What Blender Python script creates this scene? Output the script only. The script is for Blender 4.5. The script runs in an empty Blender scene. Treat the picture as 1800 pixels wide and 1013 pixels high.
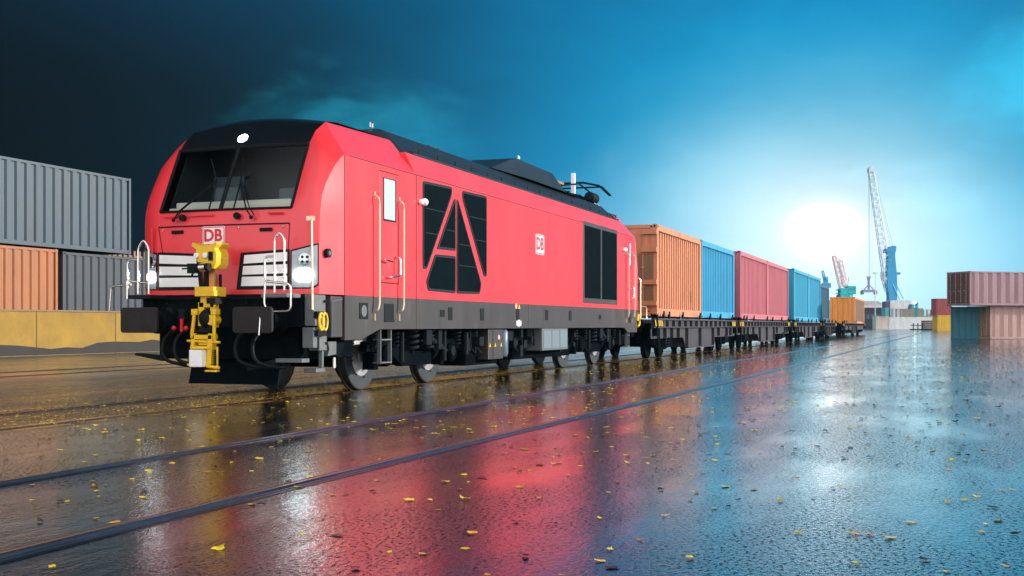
import bpy, math, random
from mathutils import Vector, Matrix
R = math.radians
random.seed(11)
scn = bpy.context.scene
col = scn.collection
PI = math.pi

# ------------------------------------------------------------------ mesh builder
class MB:
    def __init__(s): s.v = []; s.f = []; s.g = []
    def add(s, vs, fs):
        o = len(s.v); s.g.append((len(s.v), len(s.f))); s.v += [tuple(p) for p in vs]; s.f += [tuple(i + o for i in f) for f in fs]; return s
    def poly(s, pts): return s.add(pts, [tuple(range(len(pts)))])
    def box(s, x0, x1, y0, y1, z0, z1):
        if x0 > x1: x0, x1 = x1, x0
        if y0 > y1: y0, y1 = y1, y0
        if z0 > z1: z0, z1 = z1, z0
        v = [(x, y, z) for z in (z0, z1) for y in (y0, y1) for x in (x0, x1)]
        return s.add(v, [(0, 2, 3, 1), (4, 5, 7, 6), (0, 1, 5, 4), (2, 6, 7, 3), (0, 4, 6, 2), (1, 3, 7, 5)])
    def prism(s, pts, vec):
        n = len(pts); vec = Vector(vec)
        a = [Vector(p) for p in pts]; b = [p + vec for p in a]
        fs = [tuple(range(n)), tuple(range(2 * n - 1, n - 1, -1))]
        for i in range(n):
            j = (i + 1) % n; fs.append((i, i + n, j + n, j))
        return s.add(a + b, fs)
    def lathe(s, p0, p1, prof, n=20):
        p0 = Vector(p0); p1 = Vector(p1); d = (p1 - p0).normalized()
        up = Vector((0, 0, 1)) if abs(d.z) < .9 else Vector((1, 0, 0))
        a = d.cross(up).normalized(); b = d.cross(a)
        vs = []; fs = []; m = len(prof)
        for t, r in prof:
            for k in range(n):
                q = 2 * PI * k / n
                vs.append(p0 + d * t + (a * math.cos(q) + b * math.sin(q)) * r)
        for i in range(m - 1):
            for k in range(n):
                k2 = (k + 1) % n
                fs.append((i * n + k, i * n + k2, (i + 1) * n + k2, (i + 1) * n + k))
        fs.append(tuple(range(n - 1, -1, -1))); fs.append(tuple((m - 1) * n + k for k in range(n)))
        return s.add(vs, fs)
    def cyl(s, p0, p1, r, r1=None, n=14):
        L = (Vector(p1) - Vector(p0)).length
        return s.lathe(p0, p1, [(0, r), (L, r if r1 is None else r1)], n)
    def tube(s, pts, r, n=8, cut=0.0):
        P = [Vector(p) for p in pts]
        if cut > 0 and len(P) > 2:
            Q = [P[0]]
            for i in range(1, len(P) - 1):
                a = (P[i - 1] - P[i]); b = (P[i + 1] - P[i])
                ca = min(cut, a.length * .48); cb = min(cut, b.length * .48)
                A = P[i] + a.normalized() * ca; B = P[i] + b.normalized() * cb
                for t in (0, .25, .5, .75, 1):
                    Q.append(A * (1 - t) ** 2 + P[i] * 2 * t * (1 - t) + B * t * t)
            Q.append(P[-1]); P = Q
        vs = []; fs = []; up = None
        for i, p in enumerate(P):
            if i == 0: d = P[1] - P[0]
            elif i == len(P) - 1: d = P[-1] - P[-2]
            else: d = (P[i + 1] - P[i]).normalized() + (P[i] - P[i - 1]).normalized()
            d.normalize()
            if up is None:
                up = Vector((0, 0, 1)) if abs(d.z) < .9 else Vector((1, 0, 0))
            a = d.cross(up).normalized(); b = a.cross(d).normalized(); up = b
            for k in range(n):
                q = 2 * PI * k / n
                vs.append(p + (a * math.cos(q) + b * math.sin(q)) * r)
        m = len(P)
        for i in range(m - 1):
            for k in range(n):
                k2 = (k + 1) % n
                fs.append((i * n + k, i * n + k2, (i + 1) * n + k2, (i + 1) * n + k))
        fs.append(tuple(range(n - 1, -1, -1))); fs.append(tuple((m - 1) * n + k for k in range(n)))
        return s.add(vs, fs)
    def ball(s, c, r, n=12, sz=1.0):
        prof = []
        for i in range(9):
            t = PI * i / 8
            prof.append((-math.cos(t) * r * sz + r * sz, max(.0005, math.sin(t) * r)))
        c = Vector(c)
        return s.lathe(c - Vector((0, 0, r * sz)), c + Vector((0, 0, r * sz)), prof, n)
    def build(s, name, mat, parent=None, smooth=None, bevel=0, local=False, split=False):
        if split and len(s.g) > 1:
            g = s.g + [(len(s.v), len(s.f))]; first = None
            for (a, b), (c, d) in zip(g, g[1:]):
                q = MB(); q.v = s.v[a:c]; q.f = [tuple(i - a for i in f) for f in s.f[b:d]]
                o = q.build(name, mat, parent, smooth, bevel, local); first = first or o
            return first
        me = bpy.data.meshes.new(name)
        off = Vector((0, 0, 0))
        if parent is not None and not local:
            q = parent
            while q: off += q.location; q = q.parent
        me.from_pydata([tuple(Vector(p) - off) for p in s.v], [], s.f)
        me.validate(); me.update()
        ms = mat if isinstance(mat, (list, tuple)) else [mat]
        for m in ms: me.materials.append(m)
        import bmesh
        bm = bmesh.new(); bm.from_mesh(me); bmesh.ops.recalc_face_normals(bm, faces=bm.faces); bm.to_mesh(me); bm.free()
        if smooth:
            me.polygons.foreach_set('use_smooth', [True] * len(me.polygons))
            try: me.set_sharp_from_angle(angle=R(smooth))
            except Exception: pass
        o = bpy.data.objects.new(name, me); col.objects.link(o)
        if parent is not None: o.parent = parent
        if bevel:
            b = o.modifiers.new('bevel', 'BEVEL'); b.width = bevel; b.segments = 2; b.limit_method = 'ANGLE'; b.angle_limit = R(35)
        return o

def empty(name, loc, rz=0):
    o = bpy.data.objects.new(name, None); col.objects.link(o); o.location = loc; o.rotation_euler = (0, 0, rz)
    o.empty_display_size = .2
    return o
def tag(o, label=None, cat=None, group=None, kind=None):
    if label: o['label'] = label
    if cat: o['category'] = cat
    if group: o['group'] = group
    if kind: o['kind'] = kind
    return o
def text_mesh(name, txt, size, mat, parent, origin, right, up, bold=.0, depth=.003, local=False, align='CENTER'):
    cu = bpy.data.curves.new(name, 'FONT'); cu.body = txt; cu.size = size; cu.extrude = depth; cu.offset = bold
    cu.align_x = align; cu.align_y = 'CENTER'; cu.resolution_u = 3
    t = bpy.data.objects.new('tmp', cu); col.objects.link(t)
    bpy.context.view_layer.update()
    me = bpy.data.meshes.new_from_object(t.evaluated_get(bpy.context.evaluated_depsgraph_get()))
    bpy.data.objects.remove(t); bpy.data.curves.remove(cu)
    me.name = name
    r = Vector(right); u = Vector(up); n = r.cross(u)
    off = Vector((0, 0, 0))
    if parent is not None and not local:
        q = parent
        while q: off += q.location; q = q.parent
    for v in me.vertices:
        v.co = Vector(origin) + r * v.co.x + u * v.co.y + n * v.co.z - off
    me.materials.clear(); me.materials.append(mat)
    o = bpy.data.objects.new(name, me); col.objects.link(o); o.parent = parent
    return o

# ------------------------------------------------------------------ materials
def newmat(name):
    m = bpy.data.materials.new(name); m.use_nodes = True
    nt = m.node_tree; b = nt.nodes['Principled BSDF']
    return m, nt, b
def L(nt, a, b): nt.links.new(a, b)
def mat(name, c, rough=.5, metal=0., spec=.5, var=.0, vscale=3., bump=0., bscale=40., dirt=None, dirtamt=0., dscale=2., stretch=None, emit=None, estr=0, coat=0.):
    m, nt, b = newmat(name)
    N = nt.nodes
    b.inputs['Base Color'].default_value = (*c, 1); b.inputs['Roughness'].default_value = rough
    b.inputs['Metallic'].default_value = metal; b.inputs['Specular IOR Level'].default_value = spec
    b.inputs['Coat Weight'].default_value = coat; b.inputs['Coat Roughness'].default_value = .12
    if var or bump or dirtamt:
        tc = N.new('ShaderNodeTexCoord'); mp = N.new('ShaderNodeMapping'); L(nt, tc.outputs['Object'], mp.inputs[0])
        if stretch: mp.inputs['Scale'].default_value = stretch
    cur = None
    if var:
        n = N.new('ShaderNodeTexNoise'); n.inputs['Scale'].default_value = vscale; n.inputs['Detail'].default_value = 6; n.inputs['Roughness'].default_value = .65
        L(nt, mp.outputs[0], n.inputs['Vector'])
        r = N.new('ShaderNodeMapRange'); r.inputs[1].default_value = .3; r.inputs[2].default_value = .7
        r.inputs[3].default_value = 1 - var; r.inputs[4].default_value = 1 + var * .6
        L(nt, n.outputs['Fac'], r.inputs[0])
        mx = N.new('ShaderNodeVectorMath'); mx.operation = 'SCALE'; mx.inputs[0].default_value = c
        L(nt, r.outputs[0], mx.inputs['Scale']); cur = mx.outputs[0]
        L(nt, cur, b.inputs['Base Color'])
        rr = N.new('ShaderNodeMapRange'); rr.inputs[3].default_value = rough * .8; rr.inputs[4].default_value = min(1, rough * 1.3)
        L(nt, n.outputs['Fac'], rr.inputs[0]); L(nt, rr.outputs[0], b.inputs['Roughness'])
    if dirtamt:
        n2 = N.new('ShaderNodeTexNoise'); n2.inputs['Scale'].default_value = dscale; n2.inputs['Detail'].default_value = 8; n2.inputs['Roughness'].default_value = .7
        L(nt, mp.outputs[0], n2.inputs['Vector'])
        r2 = N.new('ShaderNodeMapRange'); r2.inputs[1].default_value = .62 - dirtamt * .2; r2.inputs[2].default_value = .75 - dirtamt * .1
        r2.inputs[4].default_value = min(1, .5 + dirtamt * .5)
        L(nt, n2.outputs['Fac'], r2.inputs[0])
        mm = N.new('ShaderNodeMix'); mm.data_type = 'RGBA'
        L(nt, r2.outputs[0], mm.inputs[0])
        if cur: L(nt, cur, mm.inputs[6])
        else: mm.inputs[6].default_value = (*c, 1)
        mm.inputs[7].default_value = (*dirt, 1)
        L(nt, mm.outputs[2], b.inputs['Base Color'])
    if bump:
        n3 = N.new('ShaderNodeTexNoise'); n3.inputs['Scale'].default_value = bscale; n3.inputs['Detail'].default_value = 4
        L(nt, tc.outputs['Object'], n3.inputs['Vector'])
        bp = N.new('ShaderNodeBump'); bp.inputs['Strength'].default_value = bump; bp.inputs['Distance'].default_value = .01
        L(nt, n3.outputs['Fac'], bp.inputs['Height']); L(nt, bp.outputs[0], b.inputs['Normal'])
    if emit:
        b.inputs['Emission Color'].default_value = (*emit, 1); b.inputs['Emission Strength'].default_value = estr
    return m

M = {}
M['red'] = mat('red_paint', (.86, .042, .055), .32, spec=.5, var=.07, vscale=1.2, coat=.3, bump=.04, bscale=1.4, dirt=(.62, .05, .055), dirtamt=.12, dscale=2.2, stretch=(1, 1, .35))
M['skirt'] = mat('grey_brown_skirt_paint', (.046, .039, .038), .38, var=.12, vscale=2, stretch=(1, 1, .3), coat=.2, dirt=(.11, .09, .075), dirtamt=.25, dscale=3)
M['roofdark'] = mat('dark_roof_paint', (.010, .020, .028), .45, spec=.3, var=.15, vscale=2)
M['black'] = mat('black_gloss', (.008, .012, .015), .12, var=.1, coat=.4)
M['under'] = mat('dark_underframe', (.005, .008, .011), .7, spec=.0, var=.35, vscale=6, dirt=(.016, .014, .012), dirtamt=.4, dscale=5)
M['under2'] = mat('grey_underframe', (.012, .018, .023), .55, spec=.05, var=.3, vscale=6, dirt=(.03, .025, .02), dirtamt=.3, dscale=6)
M['palegrey'] = mat('pale_grey_bracket', (.12, .135, .135), .45, var=.15, vscale=9, dirt=(.1, .09, .08), dirtamt=.25, dscale=12)
M['steel'] = mat('stainless_steel', (.75, .72, .68), .18, metal=1)
M['wheel'] = mat('wheel_steel', (.5, .48, .48), .35, metal=.35, var=.1, vscale=9)
M['tyre'] = mat('wheel_tyre_grey', (.032, .04, .045), .45, metal=.3, var=.15)
M['yellow'] = mat('yellow_paint', (.85, .52, .01), .35, var=.08, vscale=9, dirt=(.3, .13, .02), dirtamt=.15, dscale=14)
M['white'] = mat('white_paint', (.93, .93, .94), .35, var=.04)
M['redsign'] = mat('red_sign', (.75, .02, .03), .4)
M['mesh'] = mat('dark_grille_mesh', (.006, .012, .015), .8, spec=.0, var=.2, vscale=6, bump=.5, bscale=300)
M['gframe'] = mat('grille_frame', (.020, .032, .038), .5, spec=.1, var=.2, vscale=12)
M['seam'] = mat('panel_gap', (.05, .005, .006), .7)
M['rubber'] = mat('rubber_black', (.007, .010, .012), .55, spec=.12)
M['bufplate'] = mat('buffer_plate_dark', (.028, .025, .027), .5, spec=.15, var=.3, vscale=5, dirt=(.05, .035, .025), dirtamt=.3, dscale=7)
M['pane'] = mat('frosted_side_window', (.55, .66, .72), .12, coat=.6)
M['tanrod'] = mat('brushed_rail_tan', (.72, .6, .42), .3, metal=.75)
M['desk'] = mat('cream_desk', (.85, .78, .66), .4)
M['cabin'] = mat('cab_interior_grey', (.06, .075, .085), .6, var=.2)
M['cabin2'] = mat('cab_cabinet_grey', (.13, .16, .19), .6)
M['lamp'] = mat('lamp_lit', (1, 1, 1), .3, emit=(.75, .95, 1), estr=14)
M['reflector'] = mat('headlight_lens', (.30, .37, .41), .12, var=.15, vscale=14, coat=1, spec=.8)
M['chrome'] = mat('chrome_reflector', (.5, .56, .6), .12, metal=1)
M['blueplough'] = mat('blue_plough', (.003, .007, .011), .6, spec=.03, var=.3)
M['radpanel'] = mat('radiator_panel', (.13, .19, .22), .5, bump=.4, bscale=160)
M['pink'] = mat('pink_notice', (.8, .4, .42), .5)
M['blueg'] = mat('blue_grey_tank', (.10, .17, .23), .4, var=.2)
M['copper'] = mat('copper_rod', (.6, .25, .08), .35, metal=.6)

# thin window glass
def glassmat(name, tint, gl=.08):
    m = bpy.data.materials.new(name); m.use_nodes = True; nt = m.node_tree; nt.nodes.clear(); N = nt.nodes
    o = N.new('ShaderNodeOutputMaterial'); mx = N.new('ShaderNodeMixShader'); t = N.new('ShaderNodeBsdfTransparent'); g = N.new('ShaderNodeBsdfGlossy')
    t.inputs[0].default_value = (*tint, 1); g.inputs['Roughness'].default_value = .03
    fr = N.new('ShaderNodeFresnel'); fr.inputs[0].default_value = 1.5
    L(nt, fr.outputs[0], mx.inputs[0]); L(nt, t.outputs[0], mx.inputs[1]); L(nt, g.outputs[0], mx.inputs[2]); L(nt, mx.outputs[0], o.inputs[0])
    return m
M['glass'] = glassmat('windscreen_glass', (.80, .88, .88))

def cmat(name, c, rust=(.16, .07, .03), amt=.3, rough=.5, var=.22):
    return mat(name, c, rough, var=var, vscale=1.1, dirt=rust, dirtamt=amt, dscale=1.6, stretch=(1.2, 1.2, .25), bump=.12, bscale=14)

# ------------------------------------------------------------------ camera
F = 2090.; PHI = math.atan2(758, F)
cam = bpy.data.cameras.new('camera'); co = bpy.data.objects.new('camera', cam); col.objects.link(co)
cam.sensor_width = 36; cam.lens = 36 * F / 1800; cam.shift_y = (572 - 506.5) / 1800
co.location = (0, 0, 1.03); co.rotation_euler = (R(90), 0, PHI - PI / 2)
cam.clip_end = 5000; cam.clip_start = .05
scn.camera = co
scn.view_settings.view_transform = 'Standard'; scn.view_settings.look = 'None'; scn.view_settings.gamma = 1
scn.view_settings.exposure = .10

# ------------------------------------------------------------------ world
SUN_AZ = R(-59); SUN_EL = R(13)          # the light from the right: direction towards the lamp
w = bpy.data.worlds.new('World'); scn.world = w; w.use_nodes = True
nt = w.node_tree; N = nt.nodes; N.clear()
def mth(op, a, b=None, c=None, clamp=False):
    n = N.new('ShaderNodeMath'); n.operation = op; n.use_clamp = clamp
    for i, x in enumerate((a, b, c)):
        if x is None: continue
        if isinstance(x, (int, float)): n.inputs[i].default_value = x
        else: L(nt, x, n.inputs[i])
    return n.outputs[0]
def vdot(a, vec):
    n = N.new('ShaderNodeVectorMath'); n.operation = 'DOT_PRODUCT'; L(nt, a, n.inputs[0]); n.inputs[1].default_value = vec; return n.outputs['Value']
def rng(x, a, b, c, d, smooth=True):
    n = N.new('ShaderNodeMapRange'); n.interpolation_type = 'SMOOTHSTEP' if smooth else 'LINEAR'
    L(nt, x, n.inputs[0]); n.inputs[1].default_value = a; n.inputs[2].default_value = b; n.inputs[3].default_value = c; n.inputs[4].default_value = d
    return n.outputs[0]
tc = N.new('ShaderNodeTexCoord'); D = tc.outputs['Generated']
def dirpx(u, v):
    a = (u - 900) / F; e = (572 - v) / F
    d = Vector((math.cos(PHI) + a * math.sin(PHI), math.sin(PHI) - a * math.cos(PHI), e)); return d.normalized()
S = dirpx(1450, 405)
def chord(c, we):
    sub = N.new('ShaderNodeVectorMath'); sub.operation = 'SUBTRACT'; L(nt, D, sub.inputs[0]); sub.inputs[1].default_value = c
    ml = N.new('ShaderNodeVectorMath'); ml.operation = 'MULTIPLY'; L(nt, sub.outputs[0], ml.inputs[0]); ml.inputs[1].default_value = (1, 1, we)
    ln = N.new('ShaderNodeVectorMath'); ln.operation = 'LENGTH'; L(nt, ml.outputs[0], ln.inputs[0]); return ln.outputs['Value']
t = chord(S, 1.35)
nz = N.new('ShaderNodeTexNoise'); nz.inputs['Scale'].default_value = 4; nz.inputs['Detail'].default_value = 6; nz.inputs['Roughness'].default_value = .5
mpw = N.new('ShaderNodeMapping'); mpw.inputs['Scale'].default_value = (1, 1, 2.2); L(nt, D, mpw.inputs[0]); L(nt, mpw.outputs[0], nz.inputs['Vector'])
cl = mth('SUBTRACT', nz.outputs['Fac'], .5)
nzf = N.new('ShaderNodeTexNoise'); nzf.inputs['Scale'].default_value = 13; nzf.inputs['Detail'].default_value = 7; nzf.inputs['Roughness'].default_value = .62; nzf.inputs['Distortion'].default_value = .6
L(nt, mpw.outputs[0], nzf.inputs['Vector'])
cl = mth('ADD', cl, mth('MULTIPLY', mth('SUBTRACT', nzf.outputs['Fac'], .5), .55))
t2 = mth('ADD', t, mth('MULTIPLY', cl, mth('MULTIPLY', rng(t, 0, .2, 0, 1), .085)))
cr = N.new('ShaderNodeValToRGB'); L(nt, t2, cr.inputs[0]); cr.color_ramp.interpolation = 'B_SPLINE'
stops = [(0, (1.0, 1.0, 1.0)), (.02, (.55, .86, 1)), (.05, (.38, .76, .95)), (.09, (.22, .66, .88)), (.145, (.07, .50, .78)), (.20, (.003, .34, .63)), (.25, (.001, .24, .48)),
         (.31, (.001, .145, .30)), (.38, (.001, .08, .165)), (.45, (.001, .038, .072)), (.51, (.003, .013, .021)), (.62, (.003, .007, .011)), (1, (.003, .007, .011))]
el = cr.color_ramp.elements
el[0].position = 0; el[0].color = (*stops[0][1], 1); el[1].position = 1; el[1].color = (*stops[-1][1], 1)
for p, c in stops[1:-1]:
    e = el.new(p); e.color = (*c, 1)
def addc(a, b):
    n = N.new('ShaderNodeVectorMath'); n.operation = 'ADD'; L(nt, a, n.inputs[0]); L(nt, b, n.inputs[1]); return n.outputs[0]
def scl(c, f):
    n = N.new('ShaderNodeVectorMath'); n.operation = 'SCALE'
    if isinstance(c, tuple): n.inputs[0].default_value = c
    else: L(nt, c, n.inputs[0])
    L(nt, f, n.inputs['Scale']); return n.outputs[0]
sky = cr.outputs[0]
sz = N.new('ShaderNodeSeparateXYZ'); L(nt, D, sz.inputs[0])
# haze low over the horizon round the glow
hz = mth('MULTIPLY', rng(sz.outputs['Z'], -.02, .15, 1, 0), rng(t, .05, .33, 1.25, 0))
sky = addc(sky, scl((.40, .44, .42), hz))
# core of the glow
core = mth('POWER', rng(t, 0, .05, 1, 0, False), 4)
aur = mth('POWER', rng(t, 0, .26, 1, 0, False), 3.2)
sky = addc(sky, scl((6, 6.4, 6.8), core))
sky = addc(sky, scl((.58, .36, .20), aur))
# pale clouds: drifting teal bank over the locomotive, bank at the right edge
for (u, v, rad, cc, k) in ((700, 265, .095, (.01, .17, .23), 2.2), (560, 225, .055, (.004, .09, .12), 1.4), (1850, 150, .10, (.03, .30, .38), 2.0), (1720, 400, .10, (.06, .20, .24), 1.0), (1250, 330, .10, (.22, .26, .24), 1.2), (1640, 330, .07, (.10, .18, .2), 1.2)):
    tt = chord(tuple(dirpx(u, v)), 1.5)
    f = mth('MULTIPLY', rng(mth('ADD', tt, mth('MULTIPLY', cl, -.22)), 0, rad, 1, 0), k * .5)
    sky = addc(sky, scl(cc, f))
# fill glow added to the sky behind and to the right of the photographer
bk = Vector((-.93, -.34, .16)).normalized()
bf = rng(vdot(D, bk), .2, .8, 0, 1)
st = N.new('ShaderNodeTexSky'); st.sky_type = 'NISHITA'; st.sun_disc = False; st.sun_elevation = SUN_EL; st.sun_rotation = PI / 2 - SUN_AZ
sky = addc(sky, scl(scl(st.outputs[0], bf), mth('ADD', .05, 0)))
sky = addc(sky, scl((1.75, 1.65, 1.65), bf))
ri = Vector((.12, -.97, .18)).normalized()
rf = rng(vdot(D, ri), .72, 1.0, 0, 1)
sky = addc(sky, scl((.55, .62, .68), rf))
hb = mth('MULTIPLY', rng(sz.outputs['Z'], .17, .42, 0, 1), rng(vdot(D, (.96, -.28, 0)), .35, .85, 0, 1))  # blue glow added high in the unseen sky to colour the ground reflections
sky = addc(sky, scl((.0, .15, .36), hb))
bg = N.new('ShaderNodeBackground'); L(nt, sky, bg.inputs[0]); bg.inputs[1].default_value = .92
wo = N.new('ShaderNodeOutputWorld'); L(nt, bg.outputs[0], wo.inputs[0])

sl = bpy.data.lights.new('sun', 'SUN'); sl.energy = 5.0; sl.angle = R(.6); sl.color = (1, .95, .9)
so = bpy.data.objects.new('sun', sl); col.objects.link(so)
sd = Vector((math.cos(SUN_EL) * math.cos(SUN_AZ), math.cos(SUN_EL) * math.sin(SUN_AZ), math.sin(SUN_EL)))
so.rotation_euler = sd.to_track_quat('Z', 'Y').to_euler(); so.location = (0, -10, 20)

# ------------------------------------------------------------------ ground
def ground_material():
    m, nt, b = newmat('wet_asphalt'); N = nt.nodes
    geo = N.new('ShaderNodeTexCoord'); P = geo.outputs['Object']
    def noise(sc, det=4, rough=.6, stretch=None):
        n = N.new('ShaderNodeTexNoise'); n.inputs['Scale'].default_value = sc; n.inputs['Detail'].default_value = det; n.inputs['Roughness'].default_value = rough
        if stretch:
            mp = N.new('ShaderNodeMapping'); mp.inputs['Rotation'].default_value = (0, 0, -PHI); mp.inputs['Scale'].default_value = stretch
            L(nt, P, mp.inputs[0]); L(nt, mp.outputs[0], n.inputs['Vector'])
        else: L(nt, P, n.inputs['Vector'])
        return n.outputs['Fac']
    def mp(x, a, b2, c, d):
        n = N.new('ShaderNodeMapRange'); n.interpolation_type = 'SMOOTHSTEP'; L(nt, x, n.inputs[0])
        for i, q in enumerate((a, b2, c, d)): n.inputs[i + 1].default_value = q
        return n.outputs[0]
    def ma(op, a, b2):
        n = N.new('ShaderNodeMath'); n.operation = op
        for i, x in enumerate((a, b2)):
            if isinstance(x, (int, float)): n.inputs[i].default_value = x
            else: L(nt, x, n.inputs[i])
        return n.outputs[0]
    sep = N.new('ShaderNodeSeparateXYZ'); L(nt, P, sep.inputs[0]); X = sep.outputs['X']; Y = sep.outputs['Y']
    big = noise(.35, 5, .6)
    wob = ma('MULTIPLY', ma('SUBTRACT', noise(.9, 5, .7), .5), .8)
    Yw = ma('ADD', Y, wob)
    # gritty track bed: sandy debris between and beside the rails of the train's track
    bed = ma('MULTIPLY', ma('MULTIPLY', mp(Yw, 8.2, 8.9, 0, 1), mp(Yw, 14.5, 17.5, 1, .12)), mp(X, 20, 40, 1, .3))
    grit = noise(9, 8, .8)
    bands = N.new('ShaderNodeTexWave'); bands.wave_type = 'BANDS'; bands.bands_direction = 'Y'; bands.inputs['Scale'].default_value = .33; bands.inputs['Distortion'].default_value = 1.2; bands.inputs['Detail'].default_value = 3; bands.inputs['Detail Scale'].default_value = .6
    L(nt, P, bands.inputs['Vector'])
    smp = N.new('ShaderNodeMapping'); smp.inputs['Scale'].default_value = (.12, 1.6, 1); L(nt, P, smp.inputs[0])
    sn = N.new('ShaderNodeTexNoise'); sn.inputs['Scale'].default_value = 1.0; sn.inputs['Detail'].default_value = 5; L(nt, smp.outputs[0], sn.inputs['Vector']); streak = sn.outputs['Fac']
    lip = ma('MULTIPLY', mp(Y, 8.42, 8.56, 0, 1), mp(Y, 8.60, 8.70, 1, 0))
    lipn = ma('MULTIPLY', lip, mp(noise(2.4, 6, .7), .36, .6, 0, 1))
    sand = ma('MULTIPLY', bed, mp(ma('ADD', grit, ma('MULTIPLY', ma('SUBTRACT', streak, .5), 1.1)), .48, .62, 0, 1))
    sand = ma('MAXIMUM', sand, lipn)
    def mix(f, a, c2):
        n = N.new('ShaderNodeMix'); n.data_type = 'RGBA'; L(nt, f, n.inputs[0])
        for i, x in ((6, a), (7, c2)):
            if isinstance(x, tuple): n.inputs[i].default_value = (*x, 1)
            else: L(nt, x, n.inputs[i])
        return n.outputs[2]
    fine = noise(60, 6, .75)
    c = mix(mp(fine, .35, .7, 0, 1), (.002, .003, .004), (.011, .012, .014))
    c = mix(bed, c, mix(fine, (.015, .008, .004), (.055, .028, .012)))
    c = mix(sand, c, mix(noise(25, 5, .8), (.20, .085, .015), (.85, .48, .09)))
    L(nt, c, b.inputs['Base Color'])
    # wetness
    pud = noise(.55, 6, .62, (.5, 1.6, 1))
    pud2 = noise(3.0, 5, .65, (1, 3.0, 1))
    r = ma('ADD', mp(pud, .35, .68, .04, .11), ma('MULTIPLY', ma('SUBTRACT', pud2, .5), .12))
    r = ma('ADD', r, ma('MULTIPLY', bed, .10)); r = ma('ADD', r, ma('MULTIPLY', sand, .35))
    L(nt, r, b.inputs['Roughness'])
    b.inputs['IOR'].default_value = 1.75
    b.inputs['Specular IOR Level'].default_value = .5
    b.inputs['Coat Weight'].default_value = .85; b.inputs['Coat Roughness'].default_value = .07; b.inputs['Coat IOR'].default_value = 1.4
    # open pores of the asphalt between the water films: matt and dark
    pore = ma('MULTIPLY', mp(noise(38, 4, .7, (.8, 1.2, 1)), .49, .61, 0, 1), mp(pud, .36, .58, .25, 1))
    inv = ma('SUBTRACT', 1.0, pore)
    L(nt, ma('MULTIPLY', inv, .85), b.inputs['Coat Weight']); L(nt, ma('ADD', ma('MULTIPLY', inv, .49), .01), b.inputs['Specular IOR Level'])
    r = ma('ADD', r, ma('MULTIPLY', pore, .30)); L(nt, r, b.inputs['Roughness'])
    # aggregate + ripples, standing water smoother
    b1 = N.new('ShaderNodeBump'); b1.inputs['Distance'].default_value = .0028
    L(nt, mp(pud, .33, .60, .45, 1.0), b1.inputs['Strength'])
    agg = noise(24, 4, .7, (.8, 1.3, 1))
    L(nt, agg, b1.inputs['Height'])
    b2 = N.new('ShaderNodeBump'); b2.inputs['Distance'].default_value = .003; b2.inputs['Strength'].default_value = 1.0
    L(nt, noise(5, 5, .6, (.5, 1.8, 1)), b2.inputs['Height']); L(nt, b1.outputs[0], b2.inputs['Normal'])
    b3 = N.new('ShaderNodeBump'); b3.inputs['Distance'].default_value = .03; L(nt, ma('MULTIPLY', bed, .5), b3.inputs['Strength'])
    L(nt, grit, b3.inputs['Height']); L(nt, b2.outputs[0], b3.inputs['Normal'])
    L(nt, b3.outputs[0], b.inputs['Normal']); L(nt, b3.outputs[0], b.inputs['Coat Normal'])
    return m
g = MB()
g.poly([(-80, -700, 0), (1500, -700, 0), (1500, 900, 0), (-80, 900, 0)])
tag(g.build('ground', ground_material()), kind='structure')

# raised quay platform behind the low wall
M['platform'] = mat('platform_concrete', (.12, .11, .10), .7, var=.2, vscale=1)
p = MB(); p.box(-30, 230, 29.35, 80, .001, .74)
tag(p.build('platform', M['platform']), kind='structure')

# ------------------------------------------------------------------ rails
M['rail'] = mat('rail_steel', (.20, .19, .19), .2, metal=.9, var=.35, vscale=14, dirt=(.07, .035, .025), dirtamt=.5, dscale=6, stretch=(.12, 1, 1))
M['groove'] = mat('groove_dark', (.008, .009, .010), .35)
M['rust'] = mat('rusty_steel', (.17, .08, .05), .45, metal=.4, var=.3, vscale=8)
def rail_strip(path, prof, name, m, parent):
    if raised_now: prof = [(a * .68, max(.0045, b * .8) if b > .006 else b) for a, b in prof]
    mb = MB(); vs = []; fs = []; n = len(prof)
    for (x, y) in path:
        for (dy, z) in prof: vs.append((x, y + dy, z))
    for i in range(len(path) - 1):
        for k in range(n - 1):
            fs.append((i * n + k, (i + 1) * n + k, (i + 1) * n + k + 1, i * n + k + 1))
    mb.add(vs, fs); return mb.build(name, m, parent, smooth=50)
def interp(tab, x):
    if x <= tab[0][0]: return tab[0][1]
    for (a, b), (c, d) in zip(tab, tab[1:]):
        if x <= c:
            q = (x - a) / (c - a); return b + (d - b) * q
    return tab[-1][1]
HEAD = [(-.092, .002), (-.088, .007), (-.080, .010), (-.062, .010), (-.052, .006), (-.046, .006), (-.040, .014), (-.034, .021), (-.024, .0245), (-.010, .0255), (.012, .0255), (.022, .0245), (.030, .018), (.032, .006)]
LIP = [(.095, .004), (.098, .011), (.105, .014), (.115, .014), (.125, .010), (.135, .002)]
GRV = [(-.150, .0045), (-.112, .006)], [(.030, .005), (.100, .005)]
raised_now = False
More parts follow.
